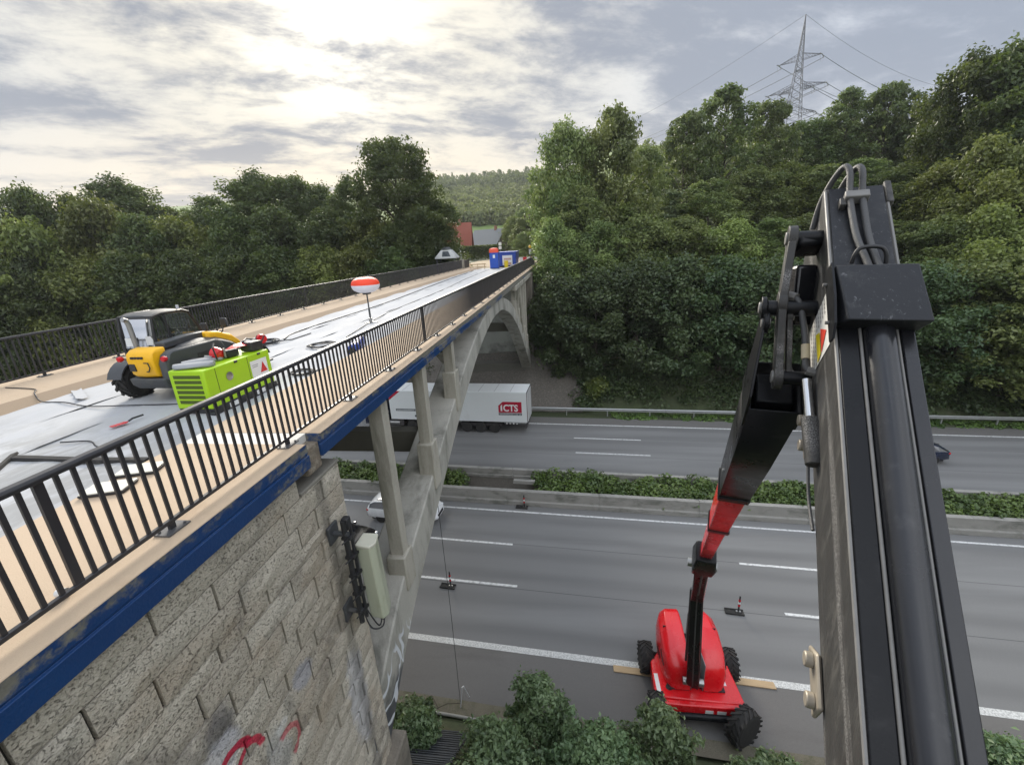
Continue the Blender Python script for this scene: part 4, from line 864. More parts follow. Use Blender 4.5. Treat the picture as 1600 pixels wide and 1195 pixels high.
def compressor():
    t = thing('compressor', 'lime green skid-mounted compressor with louvred end and red triangle label', 'compressor', (-6.93, 7.70, ZC + .04), rad(-2))
    W, L, h0, h1 = .38, .87, .13, .88
    obj('skid', MB().box(-W - .02, W + .02, -L + .04, L + .03, .03, .15).box(-W - .02, -W + .12, -L - .02, L + .08, 0, .07).box(W - .12, W + .02, -L - .02, L + .08, 0, .07), BLACK, t, bevel=.015)
    hz = obj('housing', MB().loft([[Vector((-W, -L, z)), Vector((W, -L, z)), Vector((W, L, z)), Vector((-W, L, z))] for z in (h0, h1)]), LIME, t, bevel=.025)
    for i in range(6):
        z = .76 - i * .098; gm = MB()
        for j in range(17): x = -W + .11 + j * (2 * W - .22) / 16; gm.box(x - .015, x + .015, -L - .006, -L + .012, z - .032, z + .032)
        obj('louvre_row', gm, M('louvre_dark', (.07, .11, .01), .6, coords='obj'), hz, smooth=0)
    obj('label_plate', MB().box(W + .002, W + .008, .26, .74, .36, .74), WHITEP, hz); obj('label_triangle', MB().add([(W + .012, .50, .45), (W + .012, .71, .45), (W + .012, .605, .67)], [(0, 1, 2)]), LAMPR, hz, smooth=0)
    [obj('label_line', MB().box(W + .0085, W + .011,   .30, .47 - .02 * q, .64 - .04 * q, .655 - .04 * q), M('grey_print', (.35, .35, .36), .6), hz) for q in range(2)]
    obj('filler_ring', MB().lathe([(.075, 0), (.085, .012), (.06, .016), (.055, .006), (.03, .010), (.001, .012)], (W + .001, -.32, .62), (1, 0, 0), 20), STEEL, hz)
    for y in (-.1, .55): obj('latch', MB().box(W + .001, W + .02, y - .04, y + .04, .83, .875), BLACK, hz, bevel=.006)
    [obj('panel_seam', MB().box(W + .001, W + .004, q, q + .008, .2, .86), BLACK, hz) for q in (-.62, .205)]
    [obj('fork_pocket', MB().box(W + .0, W + .024, q, q + .25, .03, .12), WHITEP, t) for q in (-.5, .25)]
    ztop = ZC + .03 + h1
    # grey pads, hoses and a red cutting machine lying on the compressor: things of their own
    g = M('grey_fabric', (.30, .31, .32), .9, var=.15, scale=6, bump=.4, bscale=30)
    for i, (x, y, z, rz, lab) in enumerate([(-6.98, 7.08, 0, .35, 'grey padded bag lying on the louvred end of the compressor'), (-7.10, 7.42, .0, .9, 'grey padded bag lying behind the other bag on the compressor')]):
        o = tag(obj('padded_bag', MB().loft([[Vector((s * a, b * math.cos(q) * .16, .05 + .055 * math.sin(q))) for q in np.linspace(0, 2 * math.pi, 11)[:-1]] for s, a, b in ((-1, .34, .4), (-1, .27, .95), (0, 0, 1.1), (1, .27, .95), (1, .34, .4))]), g, smooth=60), lab, 'bag'); o.location = (x, y, ztop + z + .0); o.rotation_euler = (0, 0, rz)
    tt = thing('cutting_machine', 'red and black cutting machine lying on top of the lime green compressor', 'machine', (-6.86, 7.95, ztop), rad(80))
    obj('motor', MB().lathe([(.001, -.1), (.09, -.09), (.12, -.03), (.12, .06), (.08, .10), (.001, .11)], (-.35, .0, .15), (0, 1, .2), 16), REDP, tt)
    obj('guard', MB().loft([[Vector((-.2 + .75 * q, .05 + .10 * s, .10 + .13 * math.sin(math.pi * q) ** .6 * (1 if s == 0 else .55))) for s in (-1, 0, 1)] for q in np.linspace(.02, .98, 9)], close=False, cap=False), REDP, tt, smooth=60)
    obj('engine_block', MB().box(-.22, .06, -.1, .12, .02, .17), BLACK, tt, bevel=.02); obj('engine_block', MB().box(.32, .62, -.16, .16, .02, .22), BLACK, tt, bevel=.02)
    obj('handle', MB().tube([(-.45, -.1, .05), (-.5, -.12, .30), (-.38, -.02, .36), (-.30, .12, .32), (-.36, .16, .08)], .016, 7), BLACK, tt); obj('handle', MB().tube([(.6, -.1, .1), (.75, -.1, .28), (.75, .1, .28), (.6, .1, .1)], .015, 7), BLACK, tt)
    obj('drum', MB().lathe([(.001, -.05), (.10, -.05), (.11, 0), (.10, .05), (.001, .05)], (.80, .05, .20), (.3, 1, 0), 16), REDP, tt); obj('hose', MB().tube([(-.3, .1, .06), (-.1, .3, .05), (.2, .25, .04), (.35, .05, .25), (.55, .2, .26), (.7, .05, .2)], .017, 7), BLACK, tt)
    obj('fitting', MB().cyl((-.45, 0, .1), (-.45, .2, .1), .03), STEEL, tt); obj('fitting', MB().cyl((-.28, -.12, .05), (-.28, -.12, .24), .02), STEEL, tt)
compressor()

def balloon():
    t = thing('balloon_light', 'red and white balloon work light on a thin pole', 'work light', (-8.04, 17.0, ZC + .03))
    zc = H - 1.22 - t.location.z; pr = [(max(.001, .56 * math.cos(a) ** .62), .29 * math.sin(a) + (0 if a < 0 else .0)) for a in np.linspace(-math.pi / 2, math.pi / 2, 19)]
    up = [p for p in pr if p[1] >= -.001]; lo = [(r * (1 if z > -.2 else .95), z * 1.1) for r, z in pr if z <= .001]
    obj('balloon_top', MB().lathe(up, (0, 0, zc), (0, 0, 1), 28), M('balloon_red', (.85, .055, .012), .45, var=.06, coords='obj'), t, smooth=60)
    obj('balloon_bottom', MB().lathe(lo, (0, 0, zc), (0, 0, 1), 28), M('balloon_white', (.72, .72, .78), .5, var=.05, coords='obj'), t, smooth=60)
    obj('collar', MB().cyl((0, 0, zc - .38), (0, 0, zc - .28), .16, .2, 16), BLACK, t)
    obj('pole', MB().cyl((0, 0, .02), (0, 0, zc - .36), .03, n=8).cyl((0, 0, .25), (0, 0, .6), .042, n=8), ANTHR, t)
    obj('base', MB().box(-.28, .28, -.04, .04, 0, .05).box(-.04, .04, -.28, .28, .0, .05).cyl((0, 0, 0), (0, 0, .22), .07, n=10), STEEL, t)
balloon()
# roll of blue membrane with a dark core end
r_ = thing('membrane_roll', 'blue membrane roll lying on the walkway edge behind the railing', 'roll', (-6.23, 11.98, ZC + .02), rad(17))
secs = []
for y, rr in ((-.74, .15), (-.73, .165), (-.3, .172), (.3, .168), (.70, .17), (.74, .16)): secs.append([Vector((rr * math.cos(a), y, .17 + rr * math.sin(a))) for a in np.linspace(0, 2 * math.pi, 21)[:-1]])
obj('wrap', MB().loft(secs), M('blue_film', (.02, .05, .28), .28, var=.3, scale=5, bump=.6, bscale=18, coords='obj'), r_, smooth=60); [obj('core_end', MB().cyl((0, q, .17), (0, q + .04, .17), .1, n=16), BLACK, r_) for q in (.742, -.782)]
def coil(label, x, y, R, turns, seed):
    rg2 = random.Random(seed); pts = []
    for i in range(turns * 18):
        a = i / 18 * 2 * math.pi; rr = R * (1 + rg2.uniform(-.12, .05)) ; k = i // 18
        pts.append((x + rr * math.cos(a) + .05 * math.sin(k * 2.1), y + rr * math.sin(a) * .9 + .05 * math.cos(k * 1.7), ZC + .072 + .012 * k + .01 * math.sin(a * 3 + k)))
    pts += [(x + R + .3, y + .5, ZC + .068), (x + R + .35, y + 1.6, ZC + .068)]
    return tag(obj('cable_coil', MB().tube(pts, .018, 6), BLACK, smooth=60), label, 'cable')
coil('coil of black hose on the white fleece just behind the compressor', -10.3, 13.3, .48, 6, 1); coil('coil of black hose on the fleece in front of the blue roll', -7.75, 12.7, .42, 4, 2); coil('small tangle of black wire on the fleece beside the compressor', -6.5, 9.6, .28, 3, 3)
def cable(label, pts, r=.014):
    P = spline(pts, len(pts) * 8); return tag(obj('cable', MB().tube([tuple(p) for p in P], r, 6), BLACK, smooth=60), label, 'cable')
z = ZC + .068
cable('black cable running the length of the fleece towards the far bridge end', [(-9.9, 13.9, z), (-10.3, 16, z), (-10.15, 23.5, z), (-10.6, 34, z), (-11, 45, z), (-11.2, 54, z)], .022)
cable('thinner dark cable along the middle of the fleece', [(-7.6, 14, z), (-8.4, 20, z), (-8.6, 30, z), (-9.2, 42, z), (-9.4, 55, z)], .016)
cable('thin cable lying over the far kerb and across the fleece', [(-13.2, 8.2, ZW + .015), (-12.2, 8.05, ZW + .015), (-11.78, 7.75, ZW + .015), (-11.45, 7.6, ZC + .075), (-10.8, 7.55, z), (-9.9, 7.3, z), (-8.9, 7.35, z), (-7.8, 7.4, z)], .012)
cable('short dark cable end on the worn fleece in the foreground', [(-8.4, 5.6, z), (-7.9, 5.65, z), (-7.5, 5.45, z), (-7.1, 5.5, z)], .012)
# long rubber strips, flat lamp panels and a red trowel near the camera
tag(obj('rubber_strip', MB().loft([[Vector((x, 5.02 + .02 * math.sin(x * 2) + dy, ZC + .05 + dz)) for dy, dz in ((-.06, 0), (.06, 0), (.045, .05), (-.045, .05))] for x in np.linspace(-8.5, -6.15, 14)]), RUBBER, smooth=30), 'long black rubber strip lying across the worn fleece in the foreground', 'strip')
tag(obj('rubber_strip', MB().loft([[Vector((x, 4.75 + (x + 8.36) * -1.25 + dy, ZC + .05 + dz)) for dy, dz in ((-.06, 0), (.06, 0), (.045, .04), (-.045, .04))] for x in np.linspace(-8.70, -8.15, 6)]), RUBBER, smooth=30), 'black rubber strip cut by the left edge of the picture', 'strip')
def lamp_panel(label, x, y, rz):
    t = thing('flat_panel', label, 'panel', (x, y, ZW + .003), rz, 'flat panels on the walkway')
    obj('casing', MB().box(-.24, .24, -.15, .15, 0.0, .035, taper=(1.03, 1.05)), BLACK, t, bevel=.012)
    obj('cover', MB().box(-.235, .235, -.15, .035, .036, .055), M('ivory_plastic', (.70, .69, .60), .35, var=.05, coords='obj'), t, bevel=.008); obj('cover', MB().box(-.235, .235, .042, .15, .036, .052), M('ivory_plastic', (.7, .69, .6)), t, bevel=.008)
lamp_panel('ivory flat panel on the walkway, nearer of the two behind the railing', -5.60, 4.02, rad(18)); lamp_panel('ivory flat panel on the walkway, farther of the two behind the railing', -5.64, 4.48, rad(18))
tr = thing('trowel', 'red trowel lying on the white fleece in front of the compressor', 'trowel', (-8.1, 6.45, ZC + .06), rad(70))
obj('blade', MB().prism([(-.22, -.05), (0, -.06), (.05, 0), (0, .06), (-.22, .05)], (0, 0, 0), (1, 0, 0), (0, 1, 0), (0, 0, 1), .012), REDP, tr); obj('handle', MB().tube([(.05, 0, .01), (.12, 0, .04), (.3, .02, .04)], .018, 8), BLACK, tr)
tag(obj('paper_cup', MB().lathe([(.001, .0), (.034, 0), (.042, .08), (.039, .08), (.031, .006), (.001, .006)], (0, 0, 0), (0, 0, 1), 16), WHITEP), 'small pale cup lying on the walkway at the foot of the railing post', 'cup').matrix_world = Matrix.Translation((-4.25, 2.42, ZW + .04)) @ Matrix.Rotation(1.5, 4, 'Y')
tag(obj('fleece_scrap', MB().loft([[Vector((-11.5 + .9 * q + .03 * s, 8.35 - .6 * q + .09 * s, ZC + .065 + .05 * math.sin(q * 9 + s) ** 2)) for s in (-1, 0, 1)] for q in np.linspace(0, 1, 12)], close=False, cap=False), MAT_FLEECE, smooth=60), 'crumpled white fleece scrap lying against the far kerb', 'fleece scrap')
# ---------------------------------------------------------------- traffic
ROADZ = .0
ANG = math.atan(-K)
def road_thing(name, label, cat, x, r, forward, group=None):
    p = RD(x, r); return thing(name, label, cat, (p.x, p.y, .006), ANG + (0 if forward > 0 else math.pi), group)
def plain_wheel(parent, c, r, wd, rim, spokes=5):
    mb = MB().lathe([(r * .66, -wd * .5), (r * .93, -wd * .5), (r, -wd * .38), (r, wd * .38), (r * .93, wd * .5), (r * .66, wd * .5)], c, (0, 1, 0), 28)
    o = obj('wheel', mb, RUBBER, parent, smooth=35); c = Vector(c); rm = MB()
    rm.lathe([(.001, -wd * .30), (r * .16, -wd * .34), (r * .18, -wd * .2), (r * .62, -wd * .2), (r * .67, -wd * .48), (r * .68, 0), (r * .67, wd * .48), (r * .62, wd * .2), (r * .18, wd * .2), (r * .16, wd * .34), (.001, wd * .30)], c, (0, 1, 0), 24)
    for s in (-1, 1):
        for k in range(spokes):
            a = 2 * math.pi * k / spokes; u = Vector((math.cos(a), 0, math.sin(a))); v = Vector((-math.sin(a), 0, math.cos(a)))
            y0, y1 = s * wd * .2, s * wd * .44
            P = lambda rr, hw, y: c + u * (r * rr) + v * (r * hw) + Vector((0, y, 0))
            rm.add([P(.14, -.08, y0), P(.64, -.05, y0), P(.64, .05, y0), P(.14, .08, y0), P(.14, -.07, y1), P(.63, -.04, y1), P(.63, .04, y1), P(.14, .07, y1)], [(0, 1, 2, 3), (4, 5, 6, 7), (0, 1, 5, 4), (1, 2, 6, 5), (2, 3, 7, 6), (3, 0, 4, 7)])
    obj('rim', rm, rim, o, smooth=30); return o
def car(name, label, x, r, forward, paint, estate=True):
    t = road_thing(name, label, 'car', x, r, forward)
    # stations from tail (x=0) to nose (x=4.7): belt height, roof height, half widths
    S = [(0.0, .50, .55, .62, .60), (.05, .95, 1.0, .80, .74), (.22, 1.00, 1.28, .86, .66), (.55, 1.0, 1.43, .89, .62), (1.2, .98, 1.47, .91, .63), (2.0, .96, 1.47, .91, .64), (2.6, .95, 1.43, .91, .63), (3.0, .945, 1.30, .90, .64), (3.45, .94, 1.0, .89, .74), (3.9, .88, .92, .88, .70), (4.35, .78, .82, .84, .62), (4.62, .62, .66, .72, .5), (4.70, .45, .5, .6, .45)]
    if not estate: S[2] = (.22, 1.0, 1.10, .86, .66); S[3] = (.75, 1.0, 1.32, .89, .62)
    secs = []
    for x_, b, rf, w, wr in S:
        zb = .30 if .3 < x_ < 4.4 else .36
        h = [(w * .90, zb), (w, zb + .15 if b > .55 else b - .05), (w * .99, b), (wr, rf - .03), (wr * .7, rf), (0, rf + .015)]
        secs.append([Vector((x_, -y, z)) for y, z in h] + [Vector((x_, y, z)) for y, z in h[::-1][1:]])
    bd = obj('body', MB().loft(secs), paint, t, smooth=45)
    def side(i0, i1, s, f0=.10, f1=.90, in0=0., in1=0.):
        pts = []
        for i, ff in [(i0, f0), (i1, f0), (i1, f1), (i0, f1)]:
            x_, b, rf, w, wr = S[i]; y = w * .99 + (wr - w * .99) * ff; z = b + (rf - .03 - b) * ff; pts.append(Vector((x_, s * (y + .008), z)))
        return pts
    for s in (-1, 1):
        for a, b in ((2, 3), (3, 4), (4, 5), (5, 6), (6, 7)): obj('side_window', MB().add(side(a, b, s), [(0, 1, 2, 3)]), CARGLASS, bd, smooth=0)
    def across(i0, i1, nm, d=.01):
        pts = []
        for i in (i0, i1):
            x_, b, rf, w, wr = S[i]
            for q in (-.88, -.45, 0, .45, .88): pts.append(Vector((x_, wr * q * 1.02, rf + .018 - .03 * abs(q) ** 3 + d)))
        obj(nm, MB().add(pts, [(k, k + 1, k + 6, k + 5) for k in range(4)]), CARGLASS, bd, smooth=60)
    across(6, 8, 'windscreen', .012); across(1, 2, 'rear_window', .012)
    lm = M('head_lamp', (.75, .78, .8), .15, coords='obj')
    for s in (-1, 1):
        obj('head_lamp', MB().box(4.32, 4.60, s * .72 - .12, s * .72 + .10, .58, .70), lm, bd, bevel=.04); obj('tail_lamp', MB().box(-.0, .16, s * .74 - .09, s * .74 + .09, .80, .93), LAMPR, bd, bevel=.03)
        obj('door_handle', MB().box(2.05, 2.22, s * .915 - .012, s * .915 + .012, .84, .865), paint, bd); obj('mirror', MB().box(2.95, 3.12, s * 1.0 - .08, s * 1.0 + .08, .95, 1.07), paint, bd, bevel=.03)
        obj('roof_rail', MB().box(.7, 2.5, s * .56 - .015, s * .56 + .015, 1.47, 1.505), BLACK, bd)
    obj('grille', MB().box(4.60, 4.715, -.42, .42, .40, .58), BLACK, bd, bevel=.03); obj('bumper', MB().box(-.06, .1, -.70, .70, .34, .55), BLACK, bd, bevel=.04); obj('number_plate', MB().box(-.075, -.05, -.26, .26, .60, .70), WHITEP, bd)
    rim = M('alloy', (.38, .38, .39), .35, metal=.7, coords='obj')
    for x_ in (.95, 3.75):
        for y in (-.78, .78): plain_wheel(t, (x_, y, .33), .33, .22, rim)
    obj('underbody', MB().box(.3, 4.4, -.75, .75, .2, .36), BLACK, t)
    return t
carw = M('car_white', (.78, .79, .79), .25, var=.03, coords='obj', coat=.6); carb = M('car_black', (.012, .012, .014), .22, var=.1, coords='obj', coat=.7); carn = M('car_navy', (.012, .018, .045), .22, var=.1, coords='obj', coat=.7)
car('estate_car', 'white estate car passing behind the bridge arch', -12.75, 22.3, 1, carw); car('hatchback_car', 'black car emerging from behind the stone abutment', -15.9, 18.95, 1, carb, False); car('hatchback_car', 'dark blue car on the far carriageway, half hidden by the black jib', 27.1, 33.6, -1, carn, False)

def lorry():
    t = road_thing('articulated_lorry', 'articulated lorry with long white box trailer and red logo', 'lorry', -3.45, 36.85, -1)
    TL = 13.3; NY = 1.25
    wt_ = M('trailer_white', (.70, .725, .72), .38, var=.04, scale=.8, coords='obj', dirt=((.5, .5, .48), .12, .6))
    tb = obj('trailer_body', MB().box(0, TL, -NY, NY, 1.12, 4.0), wt_, t, bevel=.02)
    obj('roof_skin', MB().box(.05, TL - .05, -NY + .06, NY - .06, 4.002, 4.02), M('roof_white', (.78, .80, .79), .5, var=.05, coords='obj'), tb)
    for k in range(1, 9): obj('roof_seam', MB().box(k * 1.48 - .02, k * 1.48 + .02, -NY + .08, NY - .08, 4.021, 4.03), M('seam_grey', (.42, .42, .42), .6), tb)
    dk = M('frame_dark', (.05, .045, .045), .5, coords='obj')
    obj('rear_frame', MB().box(-.03, .0, -NY, -NY + .12, 1.0, 4.0).box(-.03, 0, NY - .12, NY, 1.0, 4.0).box(-.03, 0, -NY, NY, 3.88, 4.0), dk, tb); 
    for s in (-1, 1):
        dr = obj('rear_door', MB().box(-.055, -.031, s * .56 - .54, s * .56 + .54, 1.15, 3.86), WHITEP, tb, bevel=.01)
        obj('lock_rod', MB().cyl((-.075, s * .3, 1.15), (-.075, s * .3, 3.86), .015, n=6).cyl((-.075, s * .8, 1.15), (-.075, s * .8, 3.86), .015, n=6), STEEL, dr)
        for k in range(7): obj('reflector_strip', MB().box(-.034, -.032, s * 1.195 - .03, s * 1.195 + .03, 1.3 + k * .36, 1.5 + k * .36), LAMPR, tb)
    # logo on the near side: red plate with a cut corner, white letters, dark strip below
    yL = NY + .004; LR = M('logo_red', (.40, .008, .035), .4, var=.05, coords='obj')
    X_ = lambda u: 2.62 - u
    plate = [(0, 0), (2.15, 0), (2.15, 1.05), (.42, 1.05), (0, .66)]
    obj('logo_border', MB().add([Vector((X_(u * 1.035 - .04), yL, 2.05 + v * 1.06 - .03)) for u, v in plate], [tuple(range(5))]), WHITEP, tb, smooth=0)
    obj('logo_plate', MB().add([Vector((X_(u), yL + .004, 2.05 + v)) for u, v in plate], [tuple(range(5))]), LR, tb, smooth=0)
    tx = text_mb('CTS', .86, .022); xf(tx, lambda p: Vector((X_(.44 + p.x * .90), yL + .009, 2.20 + p.y * 1.04))); obj('logo_letters', tx, WHITEP, tb, smooth=0)
    obj('logo_letters', MB().add([Vector((X_(u), yL + .009, 2.20 + v)) for u, v in ((.20, 0), (.36, 0), (.36, .66), (.20, .47))], [(0, 1, 2, 3)]), WHITEP, tb, smooth=0)
    sl = M('strip_slate', (.06, .07, .075), .5, coords='obj'); pl_ = M('pale_print', (.5, .52, .52), .5, coords='obj')
    def tinytext(u0, u1, z0, h, n, seed):
        rr = random.Random(seed); mb = MB(); u = u0
        while u < u1 - .05:
            w = rr.uniform(.05, .11); mb.add([Vector((u, yL + .009, z0)), Vector((u - 0 + w * .75, yL + .009, z0)), Vector((u + w * .75, yL + .009, z0 + h * rr.choice((1, .8, 1)))), Vector((u, yL + .009, z0 + h))], [(0, 1, 2, 3)]); u += w + (.06 if rr.random() < .15 else .0)
        return mb
    obj('logo_strip', MB().box(X_(2.15), X_(0), yL, yL + .005, 1.80, 2.01), sl, tb); obj('strip_lettering', tinytext(X_(2.08), X_(.06), 1.85, .10, 0, 1), pl_, tb, smooth=0)
    obj('name_strip', MB().box(10.6, 12.7, yL, yL + .005, 1.98, 2.2), sl, tb); obj('strip_lettering', tinytext(10.7, 12.6, 2.03, .11, 0, 2), pl_, tb, smooth=0)
    obj('corner_flash', MB().add([Vector((TL - .02, yL, 3.05)), Vector((TL - .02, yL, 3.45)), Vector((TL - .85, yL, 3.98)), Vector((TL - 1.25, yL, 3.98))], [(0, 1, 2, 3)]), LR, tb, smooth=0)
    obj('round_mark', MB().cyl((10.75, yL, 1.5), (10.75, yL + .005, 1.5), .1, n=16), sl, tb)
    obj('trailer_chassis', MB().box(.3, TL - .5, -.5, .5, .85, 1.12).box(2.4, 6.4, -1.0, 1.0, .55, .85).box(.1, .25, -1.15, 1.15, .5, .68), dk, t, bevel=.02); obj('side_guard', MB().box(6.6, 10.2, NY - .06, NY - .02, .55, .68).box(6.6, 10.2, NY - .06, NY - .02, .82, .95), dk, t)
    obj('landing_leg', MB().box(9.6, 9.75, .75, .9, .12, 1.1).box(9.6, 9.75, -.9, -.75, .12, 1.1), STEEL, t)
    for k in range(4): obj('marker_lamp', MB().box(.9 + k * .32, 1.02 + k * .32, NY - .08, NY + .003, .93, 1.03), M('lamp_pale', (.7, .7, .68), .3), t, bevel=.01)
    rim = M('steel_rim', (.33, .33, .33), .45, metal=.5, coords='obj')
    for x_ in (3.1, 4.43, 5.76, 11.25, 14.85):
        for y in (-1.08, 1.08): plain_wheel(t, (x_, y, .50), .50, .34, rim, 8)
    navy = M('cab_navy', (.010, .014, .035), .3, var=.1, coords='obj', coat=.5)
    obj('cab', MB().loft([[Vector((x_, y, z)) for y, z in ((-1.22, zb), (1.22, zb), (1.22, zt - .25), (1.05, zt), (-1.05, zt), (-1.22, zt - .25))] for x_, zb, zt in ((13.75, .95, 3.75), (14.6, .95, 3.8), (15.5, .6, 3.6), (16.0, .55, 2.9), (16.12, .5, 1.6))]), navy, t, bevel=.05, smooth=40)
    obj('windscreen', MB().add([Vector((16.03, y, z)) for y, z in ((-1.05, 1.9), (1.05, 1.9))] + [Vector((15.62, y, 3.25)) for y in (1.0, -1.0)], [(0, 1, 2, 3)]), CARGLASS, t, smooth=0)
    for s in (-1, 1): obj('door_window', MB().box(14.9, 15.6, s * 1.225 - .004, s * 1.225 + .004, 1.95, 2.75), CARGLASS, t); obj('mirror', MB().box(15.6, 15.75, s * 1.4 - .1, s * 1.4 + .1, 2.1, 2.8), BLACK, t, bevel=.03)
    obj('tractor_chassis', MB().box(10.4, 15.8, -.45, .45, .6, 1.0).box(12.1, 13.5, -1.18, 1.18, .45, 1.0), dk, t, bevel=.04); obj('fifth_wheel', MB().box(10.8, 11.9, -.5, .5, 1.0, 1.11), dk, t)
    obj('air_coupling', MB().box(13.55, 13.7, 1.0, 1.22, 1.75, 1.95), STEEL, t, bevel=.02); obj('fuel_tank', MB().cyl((13.5, 1.0, .7), (12.5, 1.0, .7), .24, n=16), STEEL, t)
lorry()
# lane closure delineators on black foot plates
def delineator(label, x, r):
    t = thing('delineator_post', label, 'delineator', RD(x, r, .01), rad(-6), 'delineators on the closed lane')
    obj('foot_plate', MB().box(-.40, .40, -.14, .14, 0, .05).box(-.40, .40, -.16, -.10, 0, .09).box(-.40, .40, .10, .16, 0, .09), RUBBER, t, bevel=.015); obj('post', MB().box(.12, .20, -.02, .02, .05, .95, taper=(.8, 1)), BLACK, t, bevel=.01)
    for i in range(3): obj('reflective_band', MB().box(.115, .205, -.024, .024, .38 + .14 * i, .47 + .14 * i), LAMPR if i % 2 == 0 else WHITEP, t)
    obj('clip', MB().box(.06, .26, -.05, .05, .05, .11), STEEL, t)
delineator('lane delineator post left of the red lift, near the hanging rope', -6.15, 16.78); delineator('lane delineator post right of the red lift', 7.5, 17.05); delineator('flattened lane delineator close to the median barrier', -3.0, 24.1)
# ---------------------------------------------------------------- the articulated boom lift
LIFTRED = M('lift_red', (.68, .008, .014), .26, var=.06, scale=2, coords='obj', coat=.35, dirt=((.40, .02, .02), .12, 5.))
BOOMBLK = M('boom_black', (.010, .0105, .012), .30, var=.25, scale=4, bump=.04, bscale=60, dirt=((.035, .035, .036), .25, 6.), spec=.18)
def scuffed():
    m = M('boom_scuffed', (.022, .023, .026), .40, var=.25, scale=5, bump=.08, bscale=50, dirt=((.06, .06, .06), .3, 7.), spec=.2)
    T, bs = mat_nodes(m); base = bs.inputs['Base Color'].links[0].from_socket; pos = T.n('ShaderNodeNewGeometry').outputs['Position']
    v = T.n('ShaderNodeVectorMath', {0: pos, 1: (9., 7., 3.)}, operation='MULTIPLY').outputs[0]
    c = T.mix(T.math('MULTIPLY', T.ramp(T.noise(v, 5., 9., .78, .6), .57, .69), .5), base, (.27, .27, .28)); T.L.new(c, bs.inputs['Base Color']); return m
SCUFF = scuffed()
WORN = M('boom_worn', (.045, .044, .042), .45, var=.35, scale=6, bump=.15, bscale=40, dirt=((.12, .115, .105), .45, 4.), spec=.22, stretch=(3, 3, 1))
def worn_scuffs():
    # long pale rub marks on the side of the jib
    T, bs = mat_nodes(WORN); base = bs.inputs['Base Color'].links[0].from_socket; pos = T.n('ShaderNodeNewGeometry').outputs['Position']
    du = T.n('ShaderNodeVectorMath', {0: pos, 1: (.224, .706, .672)}, operation='DOT_PRODUCT').outputs['Value']; dn = T.n('ShaderNodeVectorMath', {0: pos, 1: (-.203, -.640, .741)}, operation='DOT_PRODUCT').outputs['Value']
    v = T.n('ShaderNodeCombineXYZ', {0: T.math('MULTIPLY', du, .55), 1: T.math('MULTIPLY', dn, 7.), 2: 0.}).outputs[0]
    band = T.ramp(T.noise(v, 1.5, 3., .5), .52, .66); spk = T.ramp(T.noise(pos, 190., 3., .7), .45, .62)
    T.L.new(T.mix(T.math('MULTIPLY', T.math('MULTIPLY', band, spk), .7), base, (.36, .35, .34)), bs.inputs['Base Color'])
worn_scuffs()
HOSE = M('hose_rubber', (.060, .060, .060), .5, var=.25, scale=20, bump=.3, bscale=120)
EDGE = M('edge_bare', (.17, .165, .155), .5, var=.3, scale=14)
PIN = M('pin_tan', (.33, .29, .23), .5, metal=.3, var=.25, scale=12)
lift = thing('boom_lift', 'red articulated boom lift on the shoulder, its black jib filling the right foreground', 'boom lift', (4.45, 12.6, .006))
def lp(name, mb, mat, parent=None, **k): return obj(name, mb, mat, parent or lift, world_=True, **k)
# chassis and wheels
LX = 4.52
def ly(mb): return mb
ch = lp('chassis', MB().loft([[Vector((x, y, z)) for x, y in ((LX - 1.50, 11.62), (LX + 1.52, 11.55), (LX + 1.42, 13.0), (LX + .9, 13.6), (LX - .9, 13.65), (LX - 1.42, 13.0))] for z in (.48, .80, .95)]), LIFTRED, bevel=.05)
lp('front_plate', MB().box(LX - 1.58, LX + 1.60, 11.40, 11.60, .42, .92), LIFTRED, ch, bevel=.05)
lp('frame', MB().box(LX - .7, LX + .7, 11.3, 14.3, .35, .6).cyl((LX - 1.7, 13.65, .5), (LX + 1.7, 13.65, .5), .12).cyl((LX - 1.6, 11.35, .5), (LX + 1.6, 11.35, .5), .12), BOOMBLK, ch, bevel=.02)
lp('label', MB().box(LX + .15, LX + .42, 11.392, 11.399, .62, .76), WHITEP, ch); lp('label', MB().box(LX + .55, LX + .85, 11.392, 11.399, .62, .76), WHITEP, ch); lp('label', MB().box(LX - 1.40, LX - 1.26, 11.75, 12.5, .951, .954), WHITEP, ch); lp('label', MB().box(LX + .95, LX + 1.10, 12.2, 12.5, .951, .954), WHITEP, ch)
lp('grab_recess', MB().lathe([(.12, 0), (.12, .004), (.001, .004)], (LX - .95, 12.0, .951), (0, 0, 1), 14), BLACK, ch)
for cx_, cy_w in ((LX - 1.45, 11.45), (5.80, 11.05), (LX - 1.5, 13.5), (LX + 1.62, 13.42)):
    steer = cy_w < 12 and cx_ > LX
    ax = Vector((1, -1.5, .1)) if steer else Vector((1, 0, 0))
    wheel(lift, 'wheel', Vector((cx_, cy_w, .62 if steer else .55)) - lift.location, .62 if steer else .54, .48, 18, BLACK, tuple(ax), .52)
lp('hub_bracket', MB().box(LX + 1.15, LX + 1.50, 11.2, 11.5, .42, .75), STEEL, ch, bevel=.04)
